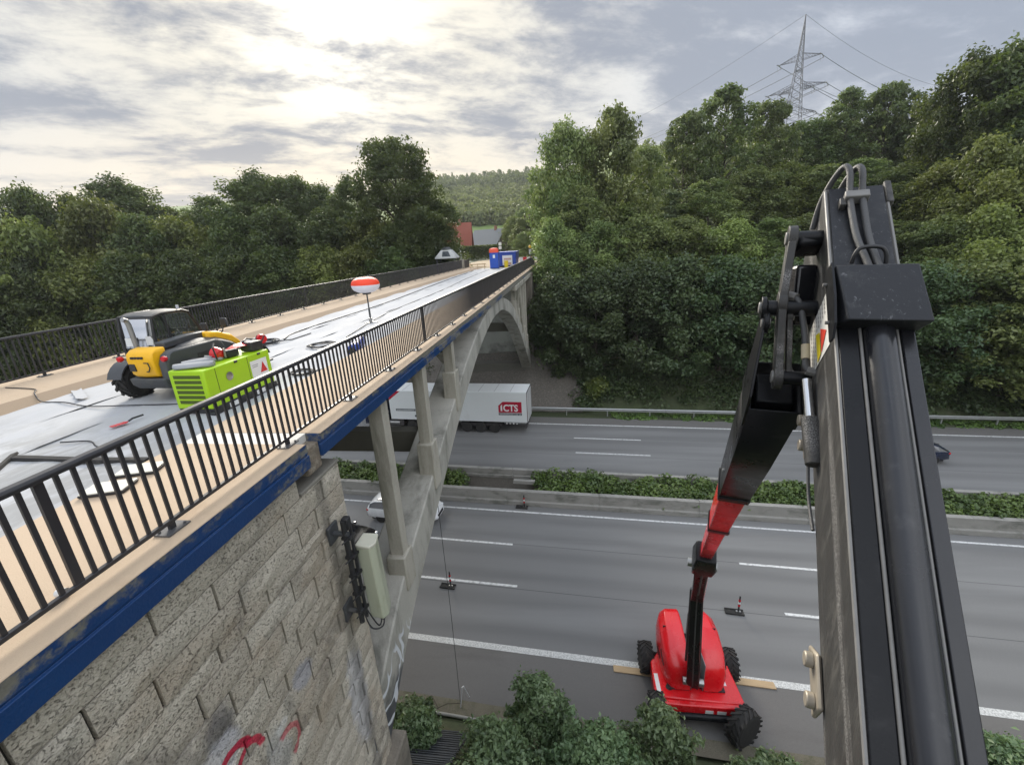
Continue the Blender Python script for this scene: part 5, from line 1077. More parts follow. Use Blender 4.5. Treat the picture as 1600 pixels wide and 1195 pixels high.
# turret: two glossy hoods either side of the arm slot
TX = 4.50
def hood(s):
    secs = []
    for y, zt, wo in ((11.90, 1.25, .72), (11.96, 1.55, .90), (12.15, 1.90, 1.04), (12.6, 2.22, 1.13), (13.3, 2.45, 1.14), (13.85, 2.52, 1.08), (14.12, 2.44, .98), (14.22, 2.10, .90)):
        xi = .22; sec = [(xi, .98), (wo * .96, .98), (wo, .98 + (zt - .98) * .55), (wo * .93, .98 + (zt - .98) * .86), (wo * .74, zt - .02), (xi + .06, zt), (xi, zt - .05)]
        secs.append([Vector((TX + s * a, y, z)) for a, z in sec])
    return MB().loft(secs)
for s in (-1, 1):
    hd = lp('turret_hood', hood(s), LIFTRED, bevel=.03, smooth=50)
    lp('hood_seam', MB().box(TX + s * .30, TX + s * .95, 13.28, 13.30, 1.6, 2.425), BLACK, hd); lp('latch', MB().box(TX + s * .36, TX + s * .44, 13.0, 13.14, 2.25, 2.34), BLACK, hd, bevel=.01)
lp('turret_base', MB().box(TX - .9, TX + .9, 12.0, 14.15, .96, 1.2).cyl((TX, 12.9, .8), (TX, 12.9, 1.0), .8, n=28), BOOMBLK, bevel=.03)
lp('slot_plate', MB().box(TX - .218, TX - .19, 11.9, 14.2, 1.0, 2.2), M('slot_grey', (.16, .17, .18), .5, coords='obj'), bevel=.01); lp('slot_plate', MB().box(TX + .19, TX + .218, 11.9, 14.2, 1.0, 2.2), M('slot_grey', (.16, .17, .18)), bevel=.01)
def beam(secs_pts, up_hint=(0, 0, 1)):
    """box beam through (point, half width, half height) stations"""
    secs = []
    for i, (p, hw, hh) in enumerate(secs_pts):
        a = Vector(secs_pts[max(i - 1, 0)][0]); b = Vector(secs_pts[min(i + 1, len(secs_pts) - 1)][0]); d = (b - a).normalized()
        t = d.cross(Vector(up_hint)).normalized(); n = t.cross(d).normalized(); p = Vector(p)
        secs.append([p - t * hw - n * hh, p + t * hw - n * hh, p + t * hw + n * hh, p - t * hw + n * hh])
    return MB().loft(secs)
A = Vector((4.30, 11.78, 1.55)); B = Vector((3.73, 10.58, 6.45)); Cc = Vector((2.80, 7.85, 9.85)); Dd = Vector((2.66, 7.30, 10.65))
lp('lower_arm', beam([(A, .20, .18), (A.lerp(B, .5), .175, .2), (B, .15, .18)]), BOOMBLK, bevel=.02)
lp('arm_pivot', MB().cyl(A + Vector((-.34, .03, .02)), A + Vector((.34, -.03, .02)), .13, n=18), STEEL)
lp('arm_link', MB().cyl(A.lerp(B, .12) + Vector((-.21, .25, .3)), B + Vector((-.12, .2, .1)), .04, n=10).cyl(A.lerp(B, .12) + Vector((.21, .15, .3)), B + Vector((.12, .1, .1)), .04, n=10), ANTHR)
ma = lp('middle_arm', beam([(B, .17, .16), (B.lerp(Cc, .5), .14, .15), (Cc, .14, .14)]), BOOMBLK, bevel=.015)
lp('ram', MB().cyl(B + Vector((.10, -.12, .02)), Cc + Vector((.06, -.12, .0)), .05, n=12), LIFTRED, ma); lp('ram_rod', MB().cyl(B + Vector((-.12, -.1, .0)), Cc + Vector((-.10, -.1, .05)), .03, n=10), STEEL, ma)
E0 = Vector((1.26, 2.62, 15.66)); E1 = Vector((1.66, 3.78, 14.32))
lp('elbow', beam([(Cc, .20, .20), (Cc.lerp(Dd, .5), .22, .24), (Dd, .18, .2)]), BOOMBLK, bevel=.03); lp('elbow_pin', MB().cyl(Cc + Vector((-.27, .08, .04)), Cc + Vector((.27, -.08, .04)), .09, n=14), STEEL)
bd_ = (E0 - Dd).normalized()
P1 = Dd.lerp(E0, .40); P2 = Dd.lerp(E0, .66)
lp('upper_boom_inner', beam([(Dd, .105, .11), (P2, .115, .12)]), LIFTRED, bevel=.012); lp('boom_collar', beam([(P1 - bd_ * .1, .135, .14), (P1 + bd_ * .06, .138, .145)]), BOOMBLK, bevel=.01)
lp('upper_boom_middle', beam([(P1, .122, .13), (P2 + bd_ * .3, .128, .14)]), LIFTRED, bevel=.012); lp('boom_collar', beam([(P2 - bd_ * .02, .147, .165), (P2 + bd_ * .1, .15, .165)]), BOOMBLK, bevel=.01)
def beam_secs(pts):
    m_ = beam(pts); return m_.v
Eo = E0 - bd_ * .10
ub = lp('upper_boom', MB().loft([[Vector(q) for q in beam_secs([(P2, .138, .15), (Dd.lerp(E0, .84), .140, .175), (Eo, .138, .172)])[k * 4:k * 4 + 4]] for k in range(3)], cap=False), BOOMBLK)  # black colour stands in for shade on this end of the red boom
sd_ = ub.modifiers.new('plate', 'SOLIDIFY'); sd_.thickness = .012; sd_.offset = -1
_t = bd_.cross(Vector((0, 0, 1))).normalized(); _n = _t.cross(bd_).normalized()
for sg, top in ((1, PL_ := Vector((1.185, 2.72, 16.07))), (-1, PL_ - _t * .27)):
    c0 = Eo + _t * (sg * .146) - bd_ * .25; c1 = Eo + _t * (sg * .146) + bd_ * .12
    lp('cheek_plate', MB().loft([[c + _t * a_ + _n * b_ for a_, b_ in ((-.008, -hh), (.008, -hh), (.008, hh), (-.008, hh))] for c, hh in ((c0, .17), (c1, .15), (top, .055))]), BOOMBLK, bevel=.004)
lp('dark_inner_block', beam([(Eo - bd_ * .5, .10, .11), (Eo - bd_ * .02, .10, .10)]), BOOMBLK, bevel=.01)  # black block put in for the dark inside of the open boom end
lp('bolt', MB().cyl(E1 + Vector((-.20, .05, .05)), E1 + Vector((-.15, .04, .05)), .018, n=8).cyl(E1 + Vector((-.22, -.10, .14)), E1 + Vector((-.15, -.1, .14)), .022, n=8), STEEL)
# ---- jib, built in its own frame: d along the jib, t across to the right, n out of the top face
O_ = Vector((1.187, 1.906, H - .757)); d_ = Vector((.2240, .7061, .6717)).normalized(); t_ = d_.cross(Vector((0, 0, 1))).normalized(); n_ = t_.cross(d_).normalized()
def J(s, t, n): return O_ + d_ * s + t_ * t + n_ * n
def jbox(s0, s1, t0, t1, n0, n1):
    return MB().add([J(s, t, n) for s, t, n in ((s0, t0, n0), (s1, t0, n0), (s1, t1, n0), (s0, t1, n0), (s0, t0, n1), (s1, t0, n1), (s1, t1, n1), (s0, t1, n1))], [(3, 2, 1, 0), (4, 5, 6, 7), (0, 1, 5, 4), (1, 2, 6, 5), (2, 3, 7, 6), (3, 0, 4, 7)])
def jprism(poly, t0, t1):
    """side-view polygon in (s, n) pulled across t"""
    return MB().add([J(s, t0, n) for s, n in poly] + [J(s, t1, n) for s, n in poly], [tuple(range(len(poly) - 1, -1, -1)), tuple(range(len(poly), 2 * len(poly)))] + [(i, (i + 1) % len(poly), len(poly) + (i + 1) % len(poly), len(poly) + i) for i in range(len(poly))])
WJ = .285
prof_j = [(-2.2, -.47), (-2.2, 0.), (1.45, 0.), (1.49, -.05), (1.50, -.42), (1.36, -.58), (1.12, -.64), (.70, -.57), (.25, -.49)]
jb = lp('jib', jprism(prof_j, 0, WJ), WORN, bevel=.012)
lp('jib_top_plate', jbox(.72, 1.44, .018, WJ - .018, .002, .008), SCUFF, jb)
lp('edge_weld', MB().tube([J(s, .004, .0) for s in (-2.1, 0, 1.42)], .008, 6).tube([J(s, WJ - .004, .0) for s in (-2.1, 0, 1.40)], .008, 6), EDGE, jb)
# lower half carries twin rams under bent covers: flat, groove, big tube, ridge, outer plate
lp('top_flat', jprism([(-2.15, .003), (-2.15, .012), (.50, .012), (.50, .003)], .012, .088), BOOMBLK, jb, bevel=.004)
tube_prof = [(.105 + .062 * (1 - math.cos(a)) , .066 * math.sin(a)) for a in np.linspace(0, math.pi, 13)]
secs = [[J(s, a, .004 + b) for a, b in tube_prof] + [J(s, .105 + .124, -.004), J(s, .105, -.004)] for s in (-2.15, .48)]
lp('ram_cover', MB().loft(secs), M('ram_gloss', (.016, .0165, .019), .20, var=.3, scale=3, bump=.03, bscale=80, dirt=((.06, .06, .062), .25, 7.), spec=.5), jb, smooth=50)
lp('groove_rod', MB().cyl(J(-2.15, .096, .012), J(.48, .096, .012), .007, n=8).cyl(J(-2.15, .234, .010), J(.48, .234, .010), .006, n=8), EDGE, jb, smooth=60)
lp('outer_plate', jprism([(-2.15, -.16), (-2.15, .010), (.50, .010), (.50, -.16)], .246, .30), M('boom_deep_black', (.012, .012, .014), .22, var=.2, scale=3), jb, bevel=.006)
# hinged guard box on the jib
gb = lp('guard_box', MB().add([J(s, t, n) for s, t, n in ((.44, -.012, .0), (.44, .315, .0), (.77, .315, .0), (.77, -.012, .0), (.40, .022, .125), (.40, .325, .125), (.745, .315, .115), (.745, -.006, .115))], [(3, 2, 1, 0), (4, 5, 6, 7), (0, 1, 5, 4), (1, 2, 6, 5), (2, 3, 7, 6), (3, 0, 4, 7)]), SCUFF, jb, bevel=.008)
lp('guard_flange', jprism([(.36, 0.), (.79, 0.), (.76, .115), (.55, .123), (.40, .10), (.345, .05)], -.024, -.014), BOOMBLK, gb, smooth=0)
for q in (.46, .70): lp('bolt', MB().cyl(J(q, -.04, .02), J(q, -.02, .02), .009, n=8), EDGE, gb)
# hoses over the jib head with clamp and retaining loop
def hose(pts, r): return lp('hose', MB().tube([tuple(p) for p in spline([tuple(J(*q)) for q in pts], 46)], r, 10), HOSE, jb, smooth=60)
hose([(0.750, .158, .04), (0.864, .145, .03), (1.016, .118, .03), (1.191, .105, .04), (1.328, .100, .055), (1.450, .094, .105), (1.500, .072, .10), (1.488, .035, .02), (1.435, .0, -.09), (1.344, -.02, -.2)], .0165)
hose([(0.750, .200, .04), (0.864, .186, .03), (1.016, .168, .03), (1.191, .160, .04), (1.328, .155, .055), (1.435, .150, .105), (1.488, .132, .10), (1.484, .10, .02), (1.450, .07, -.09)], .0165)
lp('hose_clamp', jbox(1.285, 1.335, .075, .185, .018, .075), EDGE, jb, bevel=.006); lp('hose_clamp_lug', jbox(1.255, 1.31, .055, .085, .004, .05), WORN, jb, bevel=.006)
lp('hose_loop', MB().tube([tuple(p) for p in spline([tuple(J(*q)) for q in ((.83, .085, .01), (.86, .09, .06), (.885, .115, .085), (.885, .19, .085), (.86, .218, .06), (.82, .225, .01))], 24)], .010, 8).cyl(J(.83, .085, .004), J(.83, .085, .03), .016, n=8).cyl(J(.82, .225, .004), J(.82, .225, .03), .016, n=8), M('loop_black', (.015, .015, .016), .45), jb, smooth=60)
lp('head_lug', jbox(1.30, 1.47, WJ - .012, WJ + .022, -.07, .014), WORN, jb, bevel=.008)
# side plate with warning label
lb = lp('warning_label', MB().add([J(s, -.003, n) for s, n in ((.73, -.08), (.74, -.43), (.43, -.43), (.40, -.07))], [(0, 1, 2, 3)]), M('label_white', (.76, .75, .70), .45, var=.04, scale=9), jb, smooth=0)
lp('label_colour', MB().add([J(s, -.006, n) for s, n in ((.59, -.20), (.51, -.10), (.44, -.205))], [(0, 1, 2)]), M('label_redorange', (.75, .06, .03), .5), lb, smooth=0); lp('label_colour', MB().add([J(s, -.0075, n) for s, n in ((.61, -.285), (.575, -.212), (.44, -.212), (.42, -.275))], [(0, 1, 2, 3)]), M('label_yellow', (.75, .60, .01), .5), lb, smooth=0)
mb = MB(); rr = random.Random(2)
for k in range(8):
    n0 = -.105 - k * .04
    for q in range(11):
        s1 = .725 - q * .028
        if not (s1 < .62 and -.30 < n0 < -.09): mb.add([J(s1, -.0055, n0), J(s1 - .022 * rr.uniform(.6, 1), -.0055, n0), J(s1 - .022, -.0055, n0 - .012), J(s1, -.0055, n0 - .012)], [(0, 1, 2, 3)])
lp('label_print', mb, M('grey_print2', (.30, .29, .28), .6), lb, smooth=0, kind='stuff')
# pins along the left side of the jib
for s, n in ((-1.05, -.46), (.12, -.48)):
    pn = lp('pivot_plate', jprism([(s - .14, n - .10), (s + .14, n - .12), (s + .10, n + .02), (s - .10, n + .03)], -.022, -.002), PIN, jb, bevel=.012)
    for q in (-.075, .075): lp('pin', MB().cyl(J(s + q, -.055, n - .04), J(s + q, -.02, n - .04), .032, n=14), PIN, pn, bevel=.006)
# knuckle links between jib head and upper boom, with their ram
def link(pts, w0, th, mat, nm='link_plate'):
    """flat bar through points with rounded eyes"""
    p = [Vector(q) for q in pts]; side = t_; mb = MB()
    for a, b in zip(p[:-1], p[1:]):
        d = (b - a).normalized(); u = d.cross(side).normalized()
        mb.add([a + u * w0 - side * th, b + u * w0 - side * th, b - u * w0 - side * th, a - u * w0 - side * th, a + u * w0 + side * th, b + u * w0 + side * th, b - u * w0 + side * th, a - u * w0 + side * th], [(3, 2, 1, 0), (4, 5, 6, 7), (0, 1, 5, 4), (1, 2, 6, 5), (2, 3, 7, 6), (3, 0, 4, 7)])
    for q in p: mb.cyl(q - side * (th * 1.15), q + side * (th * 1.15), w0 * 1.2, n=18)
    o = lp(nm, mb, mat, bevel=.004)
    for q in (p[0], p[-1]): lp('link_pin', MB().cyl(q - side * (th + .014), q + side * (th + .012), w0 * .62, n=14), EDGE, o, bevel=.004)
    return o
LT = Vector((1.325, 2.83, 16.455)); LB = Vector((1.225, 2.56, 15.69)); PL = Vector((1.185, 2.72, 16.07))
link([LT, LT.lerp(LB, .5) + Vector((-.02, 0, .02)), LB], .060, .020, WORN); link([LT + t_ * .20, (LT.lerp(LB, .5)) + t_ * .20, LB + t_ * .20], .060, .020, WORN)
link([PL - t_ * .015, PL.lerp(E0, .2) - t_ * .015], .055, .012, BOOMBLK, 'head_plate')
link([Vector((1.30, 2.68, 16.02)), Vector((1.285, 2.57, 15.71))], .032, .014, WORN)
lp('cross_pin', MB().cyl(LT, LT + t_ * .24, .04, n=14), BOOMBLK, bevel=.006); lp('cross_pin', MB().cyl(LB - t_ * .02, LB + t_ * .24, .04, n=14), BOOMBLK, bevel=.006); lp('cross_pin', MB().cyl(PL, PL + t_ * .28, .045, n=14), BOOMBLK, bevel=.006)
lp('knuckle_block', MB().add([Vector(q) for q in ((1.34, 2.80, 16.50), (1.50, 2.78, 16.50), (1.50, 2.92, 16.42), (1.33, 2.92, 16.42), (1.34, 2.76, 16.42), (1.5, 2.74, 16.42), (1.5, 2.88, 16.34), (1.33, 2.88, 16.34))], [(0, 1, 2, 3), (7, 6, 5, 4), (0, 1, 5, 4), (1, 2, 6, 5), (2, 3, 7, 6), (3, 0, 4, 7)]), BOOMBLK, bevel=.02)
lp('knuckle_dark_fill', beam([(Vector((1.42, 2.84, 16.30)), .06, .05), (Vector((1.42, 2.80, 15.95)), .07, .06)]), M('boom_deep_black', (.012, .012, .014)), bevel=.02)  # deep black block put in for the darkness between the knuckle plates
lp('link_ram', MB().cyl((1.30, 2.40, 15.72), (1.262, 2.235, 15.545), .026, n=14), M('chrome', (.62, .62, .62), .15, metal=1.), smooth=60); lp('link_ram_barrel', MB().cyl((1.266, 2.25, 15.56), (1.225, 2.07, 15.38), .042, n=16), WORN, bevel=.006)
lp('hose', MB().tube([tuple(p) for p in spline([(1.31, 2.70, 16.14), (1.335, 2.66, 16.10), (1.345, 2.60, 15.98), (1.335, 2.52, 15.86), (1.32, 2.47, 15.78), (1.34, 2.44, 15.755)], 30)], .017, 9), HOSE, smooth=60); lp('hose_sleeve', MB().cyl((1.337, 2.535, 15.885), (1.326, 2.49, 15.815), .023, n=12), M('sleeve_tan', (.42, .36, .24), .6)); lp('hose_fitting', MB().cyl((1.30, 2.72, 16.14), (1.325, 2.68, 16.13), .026, n=8), EDGE); lp('hose_fitting', MB().cyl((1.32, 2.455, 15.76), (1.36, 2.44, 15.75), .024, n=8), EDGE)
lp('side_cable', MB().tube([tuple(p) for p in spline([tuple(J(s, -.012, n)) for s, n in ((.05, -.50), (-.1, -.525), (-.25, -.53), (-.42, -.47))], 20)], .008, 7), HOSE, smooth=60)
for s in (-1, 1):
    for k in range(4): lp('vent_slot', MB().box(TX + s * 1.115 - .012, TX + s * 1.115 + .012, 12.8 + k * .14, 12.88 + k * .14, 1.35, 1.62), BLACK)
    lp('sill', MB().box(TX + s * .62 - .36, TX + s * .62 + .36, 11.92, 14.2, .955, 1.02), BLACK, bevel=.01)
    lp('grab_rail', MB().tube([(TX + s * 1.0, 12.3, 1.45), (TX + s * 1.09, 12.35, 1.6), (TX + s * 1.12, 12.7, 1.85), (TX + s * 1.06, 12.85, 1.9)], .016, 6), BLACK, smooth=60)
for q in (-.10, .10): lp('arm_hose', MB().tube([tuple(p) for p in spline([tuple(A + Vector((q, -.25, .15))), tuple(A.lerp(B, .5) + Vector((q, -.27, .0))), tuple(B + Vector((q * .8, -.24, -.05))), tuple(B.lerp(Cc, .5) + Vector((q * .6, -.2, -.05))), tuple(Cc + Vector((q * .5, -.22, .0)))], 30)], .02, 6), HOSE, smooth=60)
# timber planks under the wheels
wood = M('timber', (.46, .33, .19), .8, var=.25, scale=2, stretch=(1, 9, 9), bump=.3, bscale=20)
for x0, x1, r, lab in ((1.75, 3.2, 13.45, 'timber plank under the left rear wheel of the lift'), (6.05, 7.75, 13.62, 'timber plank sticking out under the right rear wheel of the lift')):
    tag(obj('plank', MB().add([RD(x, r + dr, z) for z in (.014, .06) for x, dr in ((x0, -.14), (x1, -.14), (x1, .14), (x0, .14))], [(3, 2, 1, 0), (4, 5, 6, 7), (0, 1, 5, 4), (1, 2, 6, 5), (2, 3, 7, 6), (3, 0, 4, 7)]), wood, bevel=.006), lab, 'plank')
# ---------------------------------------------------------------- fixtures at the near abutment
an = thing('antenna_panel', 'pale green antenna panel on black brackets at the stone corner', 'antenna', (-3.5, 5.9, H - 6.3))
pale = M('antenna_pale', (.42, .44, .33), .55, var=.12, scale=3, dirt=((.22, .24, .15), .35, 2.), stretch=(2, 2, .5))
ap = lambda n, mb, m_, par=None, **k: obj(n, mb, m_, par or an, world_=True, **k)
hs_ = ap('housing', MB().loft([[Vector((x + dx, y, z)) for x, y in ((-3.62, 5.78), (-3.36, 5.74), (-3.30, 5.86), (-3.36, 6.10), (-3.62, 6.10))] for z, dx in ((H - 6.30, .04), (H - 6.26, .04), (H - 4.86, 0), (H - 4.80, 0))]), pale, bevel=.02)
ap('top_cap', MB().loft([[Vector((x, y, z)) for x, y in ((-3.63, 5.77), (-3.35, 5.73), (-3.29, 5.86), (-3.35, 6.11), (-3.63, 6.11))] for z in (H - 4.80, H - 4.74)]), M('antenna_cap', (.55, .54, .44), .6), hs_, bevel=.015)
ap('mounting_pole', MB().cyl((-3.66, 5.62, H - 6.25), (-3.66, 5.62, H - 4.15), .045, n=12).cyl((-3.60, 5.70, H - 6.2), (-3.60, 5.70, H - 4.3), .03, n=10), BLACK)
for z in (-4.40, -6.0):
    br = ap('wall_bracket', MB().box(-3.91, -3.86, 5.50, 5.78, H + z - .16, H + z + .16), ANTHR, bevel=.01); ap('bracket_arm', MB().cyl((-3.87, 5.63, H + z), (-3.60, 5.62, H + z), .045, n=12), ANTHR, br)
for k in range(5): ap('clamp', MB().box(-3.72, -3.56, 5.58, 5.76, H - 4.5 - k * .38, H - 4.45 - k * .38).cyl((-3.64, 5.45, H - 4.48 - k * .38), (-3.6, 5.62, H - 4.48 - k * .38), .012, n=6), BLACK)
ap('radio_unit', MB().box(-3.70, -3.58, 5.62, 5.74, H - 4.34, H - 4.12), BLACK, bevel=.02)
ap('cable_loop', MB().tube([tuple(p) for p in spline([(-3.62, 5.66, H - 6.1), (-3.50, 5.62, H - 6.38), (-3.36, 5.75, H - 6.46), (-3.38, 5.9, H - 6.32)], 18)], .014, 6).tube([tuple(p) for p in spline([(-3.6, 5.7, H - 6.0), (-3.42, 5.72, H - 6.42), (-3.40, 5.85, H - 6.32)], 16)], .012, 6).cyl((-3.4, 5.88, H - 6.30), (-3.4, 5.88, H - 6.40), .05), BLACK, smooth=60)
# thin rope hanging from the bridge to the ground, and what it is tied to
tag(obj('rope', MB().tube([tuple(p) for p in spline([(-4.3, 12.0, H - 3.2), (-4.28, 11.95, H - 8.2), (-4.2, 11.75, 4.5), (-4.12, 11.4, .2)], 30)], .010, 5), M('rope_dark', (.05, .048, .045), .9)), 'thin dark rope hanging from the arch down to the gutter strip', 'rope')
hp = thing('ladder_hoop', 'small white metal hoop standing on the gutter strip at the rope end', 'hoop', RD(-3.98, 11.15, .12))
obj('hoop', MB().tube([(-.10, -.18, 0), (-.02, -.02, .80), (.03, .02, .82), (.14, .22, .0)], .022, 7), M('hoop_white', (.6, .6, .6), .5), hp); obj('twigs', MB().tube([(-.1, -.1, .1), (-.6, -.2, .16), (-1.2, -.5, .1)], .014, 5).tube([(-.9, -.35, .1), (-1.3, .1, .12)], .012, 5), BARK, hp)
# metal steps down the bank
stp = thing('metal_steps', 'dark metal grating steps leading down the near bank', 'steps', (-4.0, 8.6, 1.3))
for k in range(7):
    y = 9.25 - k * .27; z = G(-4, y) + .25; sm = MB()
    for q in range(5): sm.box(-4.75, -3.25, y - .12 + q * .052, y - .09 + q * .052, z, z + .03)
    obj('step', sm, ANTHR, stp, world_=True)
obj('stringer', MB().add([(-4.78, 9.4, G(-4, 9.4) + .2), (-4.78, 7.4, G(-4, 7.4) + .2), (-4.78, 7.4, G(-4, 7.4) + .34), (-4.78, 9.4, G(-4, 9.4) + .34), (-4.74, 9.4, G(-4, 9.4) + .2), (-4.74, 7.4, G(-4, 7.4) + .2), (-4.74, 7.4, G(-4, 7.4) + .34), (-4.74, 9.4, G(-4, 9.4) + .34)], [(0, 1, 2, 3), (7, 6, 5, 4), (0, 1, 5, 4), (1, 2, 6, 5), (2, 3, 7, 6), (3, 0, 4, 7)]), ANTHR, stp, world_=True)
hm = thing('helmet', 'red safety helmet at the bottom edge beside the metal steps', 'helmet', (-4.60, 8.22, G(-4.6, 8.22) + .05))
obj('shell', MB().lathe([(.135, .0), (.14, .06), (.125, .12), (.085, .165), (.03, .185), (.001, .187)], (0, 0, 0), (0, 0, 1), 20), M('helmet_red', (.75, .05, .07), .35), hm, smooth=60); obj('brim', MB().lathe([(.13, 0), (.175, -.005), (.175, .01), (.13, .02)], (0, .02, .0), (0, 0, 1), 20), M('helmet_red', (.75, .05, .07)), hm)

# ---------------------------------------------------------------- far end of the bridge and the village
def zg(x, y): return G(x, y) + .12
tl = thing('portable_toilet', 'blue portable toilet cabin with red-orange roof at the far bridge end', 'toilet', (-9.05, 57.3, ZC + .02), rad(4))
bl = M('cabin_blue', (.012, .075, .42), .45, var=.1, coords='obj')
cb = obj('cabin', MB().box(-.56, .56, -.56, .56, .08, 2.2), bl, tl, bevel=.03); obj('roof', MB().loft([[Vector((sx * a, sy * a, z)) for sx, sy in ((-1, -1), (1, -1), (1, 1), (-1, 1))] for z, a in ((2.0, .59), (2.35, .58), (2.55, .45), (2.58, .2))]), M('roof_orange', (.70, .075, .03), .45, coords='obj'), tl, bevel=.04)
obj('door', MB().box(-.36, .36, -.58, -.562, .15, 1.95), bl, cb, bevel=.01); obj('sign', MB().box(-.14, .14, -.59, -.582, 1.35, 1.75), WHITEP, cb); obj('skid', MB().box(-.6, .6, -.6, -.45, 0, .08).box(-.6, .6, .45, .6, 0, .08), BLACK, tl)
ct = thing('skip_container', 'blue open-top skip container with white poster behind the toilet cabin', 'container', (-7.95, 63.3, zg(-8, 63)), rad(2))
obj('tub', MB().loft([[Vector((x * a, y, z)) for x, y in ((-1.3, -2.6), (1.3, -2.6), (1.3, 2.6), (-1.3, 2.6))] for z, a in ((.15, .94), (1.95, 1.), )]).box(-1.36, 1.36, -2.66, 2.66, 1.9, 2.02), M('skip_blue', (.012, .06, .36), .5, var=.15, coords='obj'), ct, bevel=.03)
for k in range(5): obj('rib', MB().box(-1.3 + k * .6, -1.2 + k * .6, -2.70, -2.58, .2, 1.92), M('skip_blue', (.012, .06, .36)), ct)
obj('poster', MB().box(-.6, .75, -2.735, -2.72, .25, 1.55), WHITEP, ct); obj('poster_print', MB().box(-.4, .6, -2.742, -2.737, .95, 1.2).box(-.45, .6, -2.742, -2.737, .3, .62), M('poster_tint', (.55, .36, .30), .6), ct); obj('skids', MB().box(-1.1, -.9, -2.6, 2.6, 0, .15).box(.9, 1.1, -2.6, 2.6, 0, .15), BLACK, ct)
yb = thing('yellow_bin', 'small yellow bin beside the toilet cabin', 'bin', (-7.7, 58.6, ZC + .02)); obj('body', MB().box(-.22, .22, -.2, .2, 0, .85, taper=(1.15, 1.15)), M('bin_yellow', (.75, .55, .01), .5), yb, bevel=.03); obj('lid', MB().box(-.28, .28, -.26, .26, .85, .92), M('bin_yellow', (.75, .55, .01)), yb, bevel=.02)
ps = thing('pallet_stack', 'heap of dark sacks and timber in front of the skip container', 'heap', (-6.9, 60.3, zg(-7, 60.3)))
for k in range(6): 
    o = obj('sack', MB().lathe([(.001, -.1), (.22, -.08), (.28, 0), (.2, .1), (.001, .12)], (0, 0, 0), (0, 0, 1), 10), [BLACK, M('sack_brown', (.25, .17, .1), .9), REDP][k % 3], ps, smooth=60); o.location = (random.uniform(-.7, .7), random.uniform(-.4, .4), .12 + .1 * (k % 3))
bf = thing('timber_barrier', 'low timber barrier frame on the far walkway end', 'barrier', (-11.3, 57.2, ZC + .02), rad(10))
for x in (-.9, 0, .9): obj('post', MB().box(x - .04, x + .04, -.04, .04, 0, .75), wood, bf)
obj('rail', MB().box(-1.1, 1.1, -.065, -.04, .6, .72).box(-1.1, 1.1, -.065, -.04, .28, .38), wood, bf)
hpx = thing('feed_hopper', 'pale grey tapered hopper with dark panel past the far railing end', 'hopper', (-15.3, 57.4, ZW + .05))
ow = M('hopper_grey', (.52, .53, .52), .5, var=.1, coords='obj')
obj('shell', MB().loft([[Vector((x * a, y * b, z)) for x, y in ((-1, -1), (1, -1), (1, 1), (-1, 1))] for z, a, b in ((1.35, 1.4, 1.1), (1.5, 1.4, 1.1), (2.45, .62, .5))]), ow, hpx, bevel=.03); obj('dark_panel', MB().add([(-.42, -1.06, 1.6), (.72, -1.06, 1.6), (.35, -.66, 2.25), (-.40, -.66, 2.25)], [(0, 1, 2, 3)]), M('panel_dark', (.05, .06, .07), .3), hpx, smooth=0)
obj('lid', MB().lathe([(.001, .30), (.35, .26), (.62, .1), (.7, .0), (.4, -.03), (.001, -.03)], (0, 0, 2.5), (0, 0, 1), 12), ANTHR, hpx, smooth=50)
for x in (-1.2, 1.2):
    for y in (-.9, .9): obj('leg', MB().box(x - .06, x + .06, y - .06, y + .06, -.8, 1.36), ANTHR, hpx)
ep = thing('railing_pillar', 'pale concrete pillar ending the far railing', 'pillar', (-13.45, 57.9, ZW)); obj('shaft', MB().box(-.2, .2, -.22, .22, 0, 1.12), MAT_BCONC, ep, bevel=.02); obj('cap', MB().box(-.24, .24, -.26, .26, 1.12, 1.2), MAT_BCONC, ep, bevel=.02)
db = thing('dark_fence_panel', 'short dark fence panel beyond the railing pillar', 'fence', (-13.4, 60., ZW - .1)); obj('panel', MB().box(-.03, .03, -1.7, 1.7, 0.1, 1.15), BLACK, db)
for y in (-1.6, 1.6): obj('post', MB().box(-.05, .05, y - .05, y + .05, 0, 1.2), BLACK, db)
rw = thing('plastic_barrier', 'red and white plastic barrier at the road beyond the bridge', 'barrier', (-5.6, 70., zg(-5.6, 70)))
for k in range(5): obj('panel', MB().box(-1.5 + k * .6, -.92 + k * .6, -.06, .06, .25, .9), REDP if k % 2 else WHITEP, rw, bevel=.02)
obj('foot', MB().box(-1.5, 1.5, -.2, .2, 0, .1), BLACK, rw)
wp = thing('warning_lamp_post', 'yellow round warning lamp on a post at the far railing end', 'lamp post', (-4.85, 63.5, zg(-4.85, 63.5)))
obj('post', MB().cyl((0, 0, 0), (0, 0, 2.3), .05, n=8), STEEL, wp); obj('lamp', MB().lathe([(.001, -.08), (.19, -.07), (.21, 0), (.19, .07), (.001, .08)], (0, 0, 2.5), (0, 1, 0), 18), M('lamp_yellow', (.85, .50, .02), .35), wp); obj('board', MB().box(-.16, .16, -.03, .03, 1.5, 2.15), WHITEP, wp); obj('battery', MB().box(-.2, .2, -.15, .15, 0, .7), BLACK, wp)
sp_ = thing('street_sign_post', 'grey pole with two small white signs in front of the hedge', 'sign post', (-12.2, 85., zg(-12.2, 85)))
obj('pole', MB().cyl((0, 0, 0), (0, 0, 4.2), .07, n=8), STEEL, sp_)
for z in (2.3, 3.0): obj('sign', MB().box(-.25, .30, -.12, -.08, z - .28, z + .28), WHITEP, sp_)
